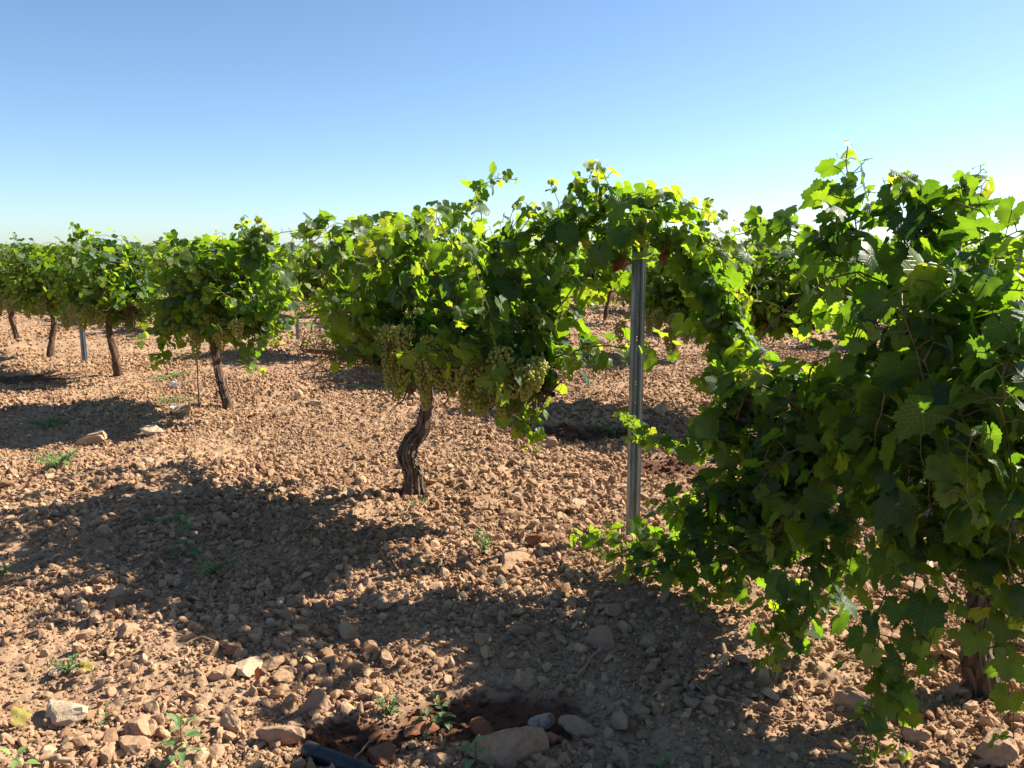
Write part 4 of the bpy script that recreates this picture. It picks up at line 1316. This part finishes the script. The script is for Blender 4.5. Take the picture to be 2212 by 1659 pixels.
def feathery_weed(px, py, w, h, label, seed, stems=9, tint=.5, leaf=.012):
    r = np.random.default_rng(seed); g = Geo()
    for i in range(stems):
        a = r.uniform(0, 6.28); q = r.uniform(.4, 1)
        e = np.array([math.cos(a) * w * q, math.sin(a) * w * q, h * r.uniform(.4, 1)])
        p = smooth_path([[0, 0, -.01], e * [.4, .4, .6], e], .008)
        v, f = tube(p, np.linspace(.0014, .0006, len(p)), 4); g.add(v, f, tint, None, 1)
        for j in range(2, len(p)):
            for _ in range(2):
                d = nrm(r.normal(size=3) + [0, 0, .5])
                V, Fq = lance(leaf * r.uniform(.6, 1.3), leaf * .2, .2, 4)
                g.add(V @ frame_of(d, r).T + p[j], Fq, np.clip(tint + r.normal() * .2, 0, 1), None, 0)
    P = G(px, py)
    return link("weed", g.build("weed", [WEED, GREENCANE]), None, (P[0], P[1], float(full_z(np.array([P[0]]), np.array([P[1]]), .01)[0])), label=label, category="weed")


def twig(pix, rad, label, name="twig", mat=TWIG, z=.018, side=0, cat="twig"):
    pts = []
    for k, (px, py) in enumerate(pix):
        p = G(px, py); pts.append([p[0], p[1], float(base_z(p[0], p[1])) + z + .012 * (k % 2)])
    o = np.array(pts[0]); P = smooth_path(np.array(pts) - o, .02)
    r = np.random.default_rng(len(pix) * 7 + int(pix[0][0]))
    P = P + r.normal(size=P.shape) * rad * .5
    g = Geo(); v, f = tube(P, np.linspace(rad, rad * .6, len(P)), 7); g.add(v, f)
    for _ in range(side):
        i = r.integers(1, len(P) - 1); d = nrm(r.normal(size=3) * [1, 1, .3] + [0, 0, .2])
        v, f = tube(P[i] + d * np.linspace(0, r.uniform(.03, .09), 5)[:, None] + r.normal(size=(5, 3)) * .002, rad * .5, 5); g.add(v, f)
    link(name, g.build(name, [mat]), None, tuple(o), label=label, category=cat)


def small_things():
    broad_weed(390, 1645, .11, "leafy green weed with long pointed leaves at the bottom left", 1, 15, .062, .013, tint=.6)
    broad_weed(1025, 1655, .07, "green weed with pointed leaves against the large pinkish rock", 2, 11, .055, .014, tint=.75)
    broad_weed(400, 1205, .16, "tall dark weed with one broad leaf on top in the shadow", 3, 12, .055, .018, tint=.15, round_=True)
    feathery_weed(465, 1240, .10, .07, "low spreading weed at the edge of the shadow right of the tall dark weed", 4, 10, .6, .018)
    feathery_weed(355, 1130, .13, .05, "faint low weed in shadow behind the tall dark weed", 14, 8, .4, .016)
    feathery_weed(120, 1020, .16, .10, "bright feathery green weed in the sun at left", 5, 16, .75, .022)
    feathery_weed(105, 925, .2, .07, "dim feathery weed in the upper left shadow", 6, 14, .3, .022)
    feathery_weed(1048, 1205, .06, .13, "small upright weed beside the long flat slab", 7, 7, .6, .018)
    broad_weed(955, 1550, .10, "taller weed growing on the moist dark soil", 8, 16, .035, .009, tint=.5)
    broad_weed(925, 1560, .05, "broader leaved small weed left of the taller weed on moist soil", 9, 8, .04, .012, tint=.6)
    feathery_weed(840, 1530, .05, .05, "small bushy weed left of the moist soil", 10, 7, .4, .016)
    feathery_weed(140, 1445, .06, .06, "small bushy weed in the dappled shade at far left", 11, 9, .6, .014)
    broad_weed(225, 1550, .05, "tiny weed right of the pale cream rock", 12, 10, .02, .006, tint=.6)
    feathery_weed(600, 1085, .04, .05, "tiny weed in the sun left of the thick trunk", 13, 6, .5, .014)
    feathery_weed(900, 1085, .09, .03, "low grey green sprigs at the foot of the thick trunk", 15, 7, .3, .014)
    feathery_weed(5, 1235, .05, .05, "small weed cut by the left edge", 16, 7, .6, .018)
    broad_weed(1430, 1655, .03, "small weed at the bottom edge right of the pinkish rock", 17, 9, .03, .01, tint=.4)
    broad_weed(40, 1668, .04, "bright leaf tips poking in at the bottom left corner", 18, 6, .045, .015, tint=.9)
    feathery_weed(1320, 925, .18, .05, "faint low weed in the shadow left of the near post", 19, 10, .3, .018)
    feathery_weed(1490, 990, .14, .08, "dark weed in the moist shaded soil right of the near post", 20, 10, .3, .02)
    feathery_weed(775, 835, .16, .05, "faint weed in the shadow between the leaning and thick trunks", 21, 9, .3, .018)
    feathery_weed(380, 870, .25, .03, "sparse weeds round the foot of the thin stake", 22, 10, .6, .02)
    feathery_weed(365, 815, .3, .04, "thin sparse weeds right of the third trunk", 23, 9, .6, .022)
    # dead uprooted weed
    r = np.random.default_rng(2); g = Geo(); c = G(190, 1185)
    for i in range(26):
        a = r.uniform(0, 6.28); L_ = r.uniform(.05, .15)
        e = np.array([math.cos(a) * L_, math.sin(a) * L_ * .6, r.uniform(.0, .05)])
        p = smooth_path([[0, 0, .05], e * .5 + [0, 0, .035], e], .012); p += r.normal(size=p.shape) * .002
        v, f = tube(p, np.linspace(.0018, .0006, len(p)), 4); g.add(v, f)
    v, f = tube(np.array([[0, 0, .02], [.0, .0, .06], [-.012, 0, .09], [-.004, .0, .125]]), [.004, .004, .003, .0015], 6); g.add(v, f)
    link("dead_weed", g.build("dead_weed", [TWIG]), None, (c[0], c[1], float(base_z(*c)) + .01), label="dried brown uprooted weed in the shadow at left", category="dead weed")
    twig([(1505, 1515), (1590, 1530), (1680, 1555), (1735, 1560)], .0034, "long dry brown cane lying on the soil at lower right", "dry_cane", TWIG, .02, 3, "cane")
    twig([(1715, 1550), (1730, 1575), (1750, 1590)], .003, "short twig at the right end of the long dry cane")
    twig([(790, 1165), (820, 1150), (850, 1128), (843, 1125)], .004, "forked pale twig in the sun below the thick trunk's shadow", side=2)
    twig([(905, 1110), (925, 1085), (945, 1070), (990, 1068)], .0028, "thin dry stem at the foot of the thick trunk", side=3)
    twig([(870, 1125), (885, 1100), (893, 1085)], .003, "straw coloured dry stalks below the thick trunk", side=5)
    twig([(760, 1645), (800, 1600), (832, 1572)], .0028, "thin pale stick on the moist soil by the black pipe")
    twig([(1240, 1475), (1290, 1425), (1330, 1380)], .004, "dark thin stick in the dappled shade")
    twig([(705, 1240), (740, 1225), (760, 1195)], .0022, "fine curved dry stem in the sun at centre left")
    twig([(1280, 1085), (1345, 1060), (1430, 1068)], .0022, "thin straw lying left of the metal post's foot")
    twig([(400, 1410), (440, 1400), (500, 1415)], .0025, "thin brown twig among the stones at lower left")
    twig([(1060, 910), (1100, 935), (1130, 968)], .004, "grey bent twig under the hanging grapes")
    twig([(840, 1625), (880, 1560), (860, 1500)][:0] or [(520, 1620), (560, 1650), (600, 1660)], .0028, "thin dark stem left of the black pipe")
    twig([(85, 1655), (130, 1655), (165, 1668)], .010, "pale broken cane end at the bottom left edge", "dry_cane", TWIG, .015, 0, "cane")
    # stake beside the leaning trunk
    p = G(430, 882); g = Geo()
    v, f = tube(np.array([[0, 0, -.05], [.006, 0, .3], [.012, .0, .62], [.016, 0, .9]]), .0055, 7); g.add(v, f)
    link("training_stake", g.build("training_stake", [CANE]), None, (p[0], p[1], float(base_z(*p))), label="thin brown stake standing left of the leaning trunk", category="stake")
    # black pipe with an end cap at the bottom edge
    a, b = G(668, 1632), G(830, 1690)
    root = bpy.data.objects.new("irrigation_pipe", None); C.objects.link(root); za = .028 + float(base_z(*a)); root.location = (a[0], a[1], za)
    root["label"] = "end of a thick black plastic pipe at the bottom edge"; root["category"] = "pipe"
    d = np.array([b[0] - a[0], b[1] - a[1], -.01])
    P = np.linspace(0, 1, 12)[:, None] * d * 2.2; P[:, 2] += .004 * np.sin(np.linspace(0, 4, 12))
    g = Geo(); v, f = tube(P, .0215, 24); g.add(v, f)
    link("tube", g.build("tube", [BLACK]), root)
    u = nrm(d); g = Geo()
    Q = np.array([-u * .012, -u * .011, -u * .009, u * .03, u * .031]); v, f = tube(Q, [.001, .020, .0235, .0240, .0215], 24); g.add(v, f)
    link("end_cap", g.build("end_cap", [BLACK]), root)
    # litter
    p = G(377, 890); g = Geo(); g2 = Geo()
    t = np.linspace(0, 2 * math.pi, 19)
    cyl, f = tube(np.array([[-.03, 0, 0], [-.012, 0, .001], [.01, 0, -.001], [.03, 0, 0]]), [.021, .022, .0195, .022], 18); g.add(cyl * [1, 1, .7], f)
    root = bpy.data.objects.new("crushed_can", None); C.objects.link(root); root.location = (p[0], p[1], float(full_z(np.array([p[0]]), np.array([p[1]]), .01)[0]) + .014); root.rotation_euler = (0, .1, .5)
    root["label"] = "small blue and white crushed can lying by the pointed tan stone"; root["category"] = "can"
    link("can_body", g.build("can_body", [WHITE]), root)
    band, f = tube(np.array([[-.005, 0, 0], [.006, 0, 0], [.016, 0, 0]]), .0228, 18); g2.add(band * [1, 1, .72], f)
    link("printed_band", g2.build("printed_band", [BLUE]), root)
    p = G(375, 833); r = np.random.default_rng(8); bm_v, bm_f = [], []
    xs = np.linspace(-.03, .03, 7); V = []
    for i, a_ in enumerate(xs):
        for j, b_ in enumerate(xs): V.append([a_, b_ * .2 + .006 * math.sin(a_ * 90), (b_ + .03) * 1.1 + .006 * math.sin(a_ * 140 + b_ * 60)])
    Fq = [[i * 7 + j, i * 7 + j + 1, (i + 1) * 7 + j + 1, (i + 1) * 7 + j] for i in range(6) for j in range(6)]
    g = Geo(); g.add(np.array(V), np.array(Fq))
    o = link("paper_scrap", g.build("paper_scrap", [WHITE]), None, (p[0], p[1], float(base_z(*p)) + .012), label="crumpled white paper scrap in the sun left of the stake", category="paper")
    o.modifiers.new("thickness", 'SOLIDIFY').thickness = .0008
    # fallen leaves
    for j, (px, py, lab, mat, s) in enumerate(((42, 1562, "yellow green fallen vine leaf lying at far lower left", YELLOW, .045), (185, 1455, "curled yellow brown fallen leaf beside the bushy weed", YELLOW, .04), (555, 1478, "curled red brown fallen leaf among the sunlit stones", WITHER, .028))):
        r = np.random.default_rng(90 + j); g = Geo(); L = Leaves(); p = G(px, py)
        L.add(np.zeros(3), r.normal(size=3) * .3 + [0, -.3, .8], [1, .3, .2], s * .8, .5); L.emit(g, "hi", r)
        for q in g.v: q[:, 2] += 6 * q[:, 0] ** 2 + .004 * np.sin(q[:, 1] * 200)
        link("fallen_leaf", g.build("fallen_leaf", [mat]), None, (p[0], p[1], float(base_z(*p)) + .045), label=lab, category="leaf")


build_ground()
build_clods()
build_stones()
centre_vine()
right_vine()
vines()
posts()
small_things()
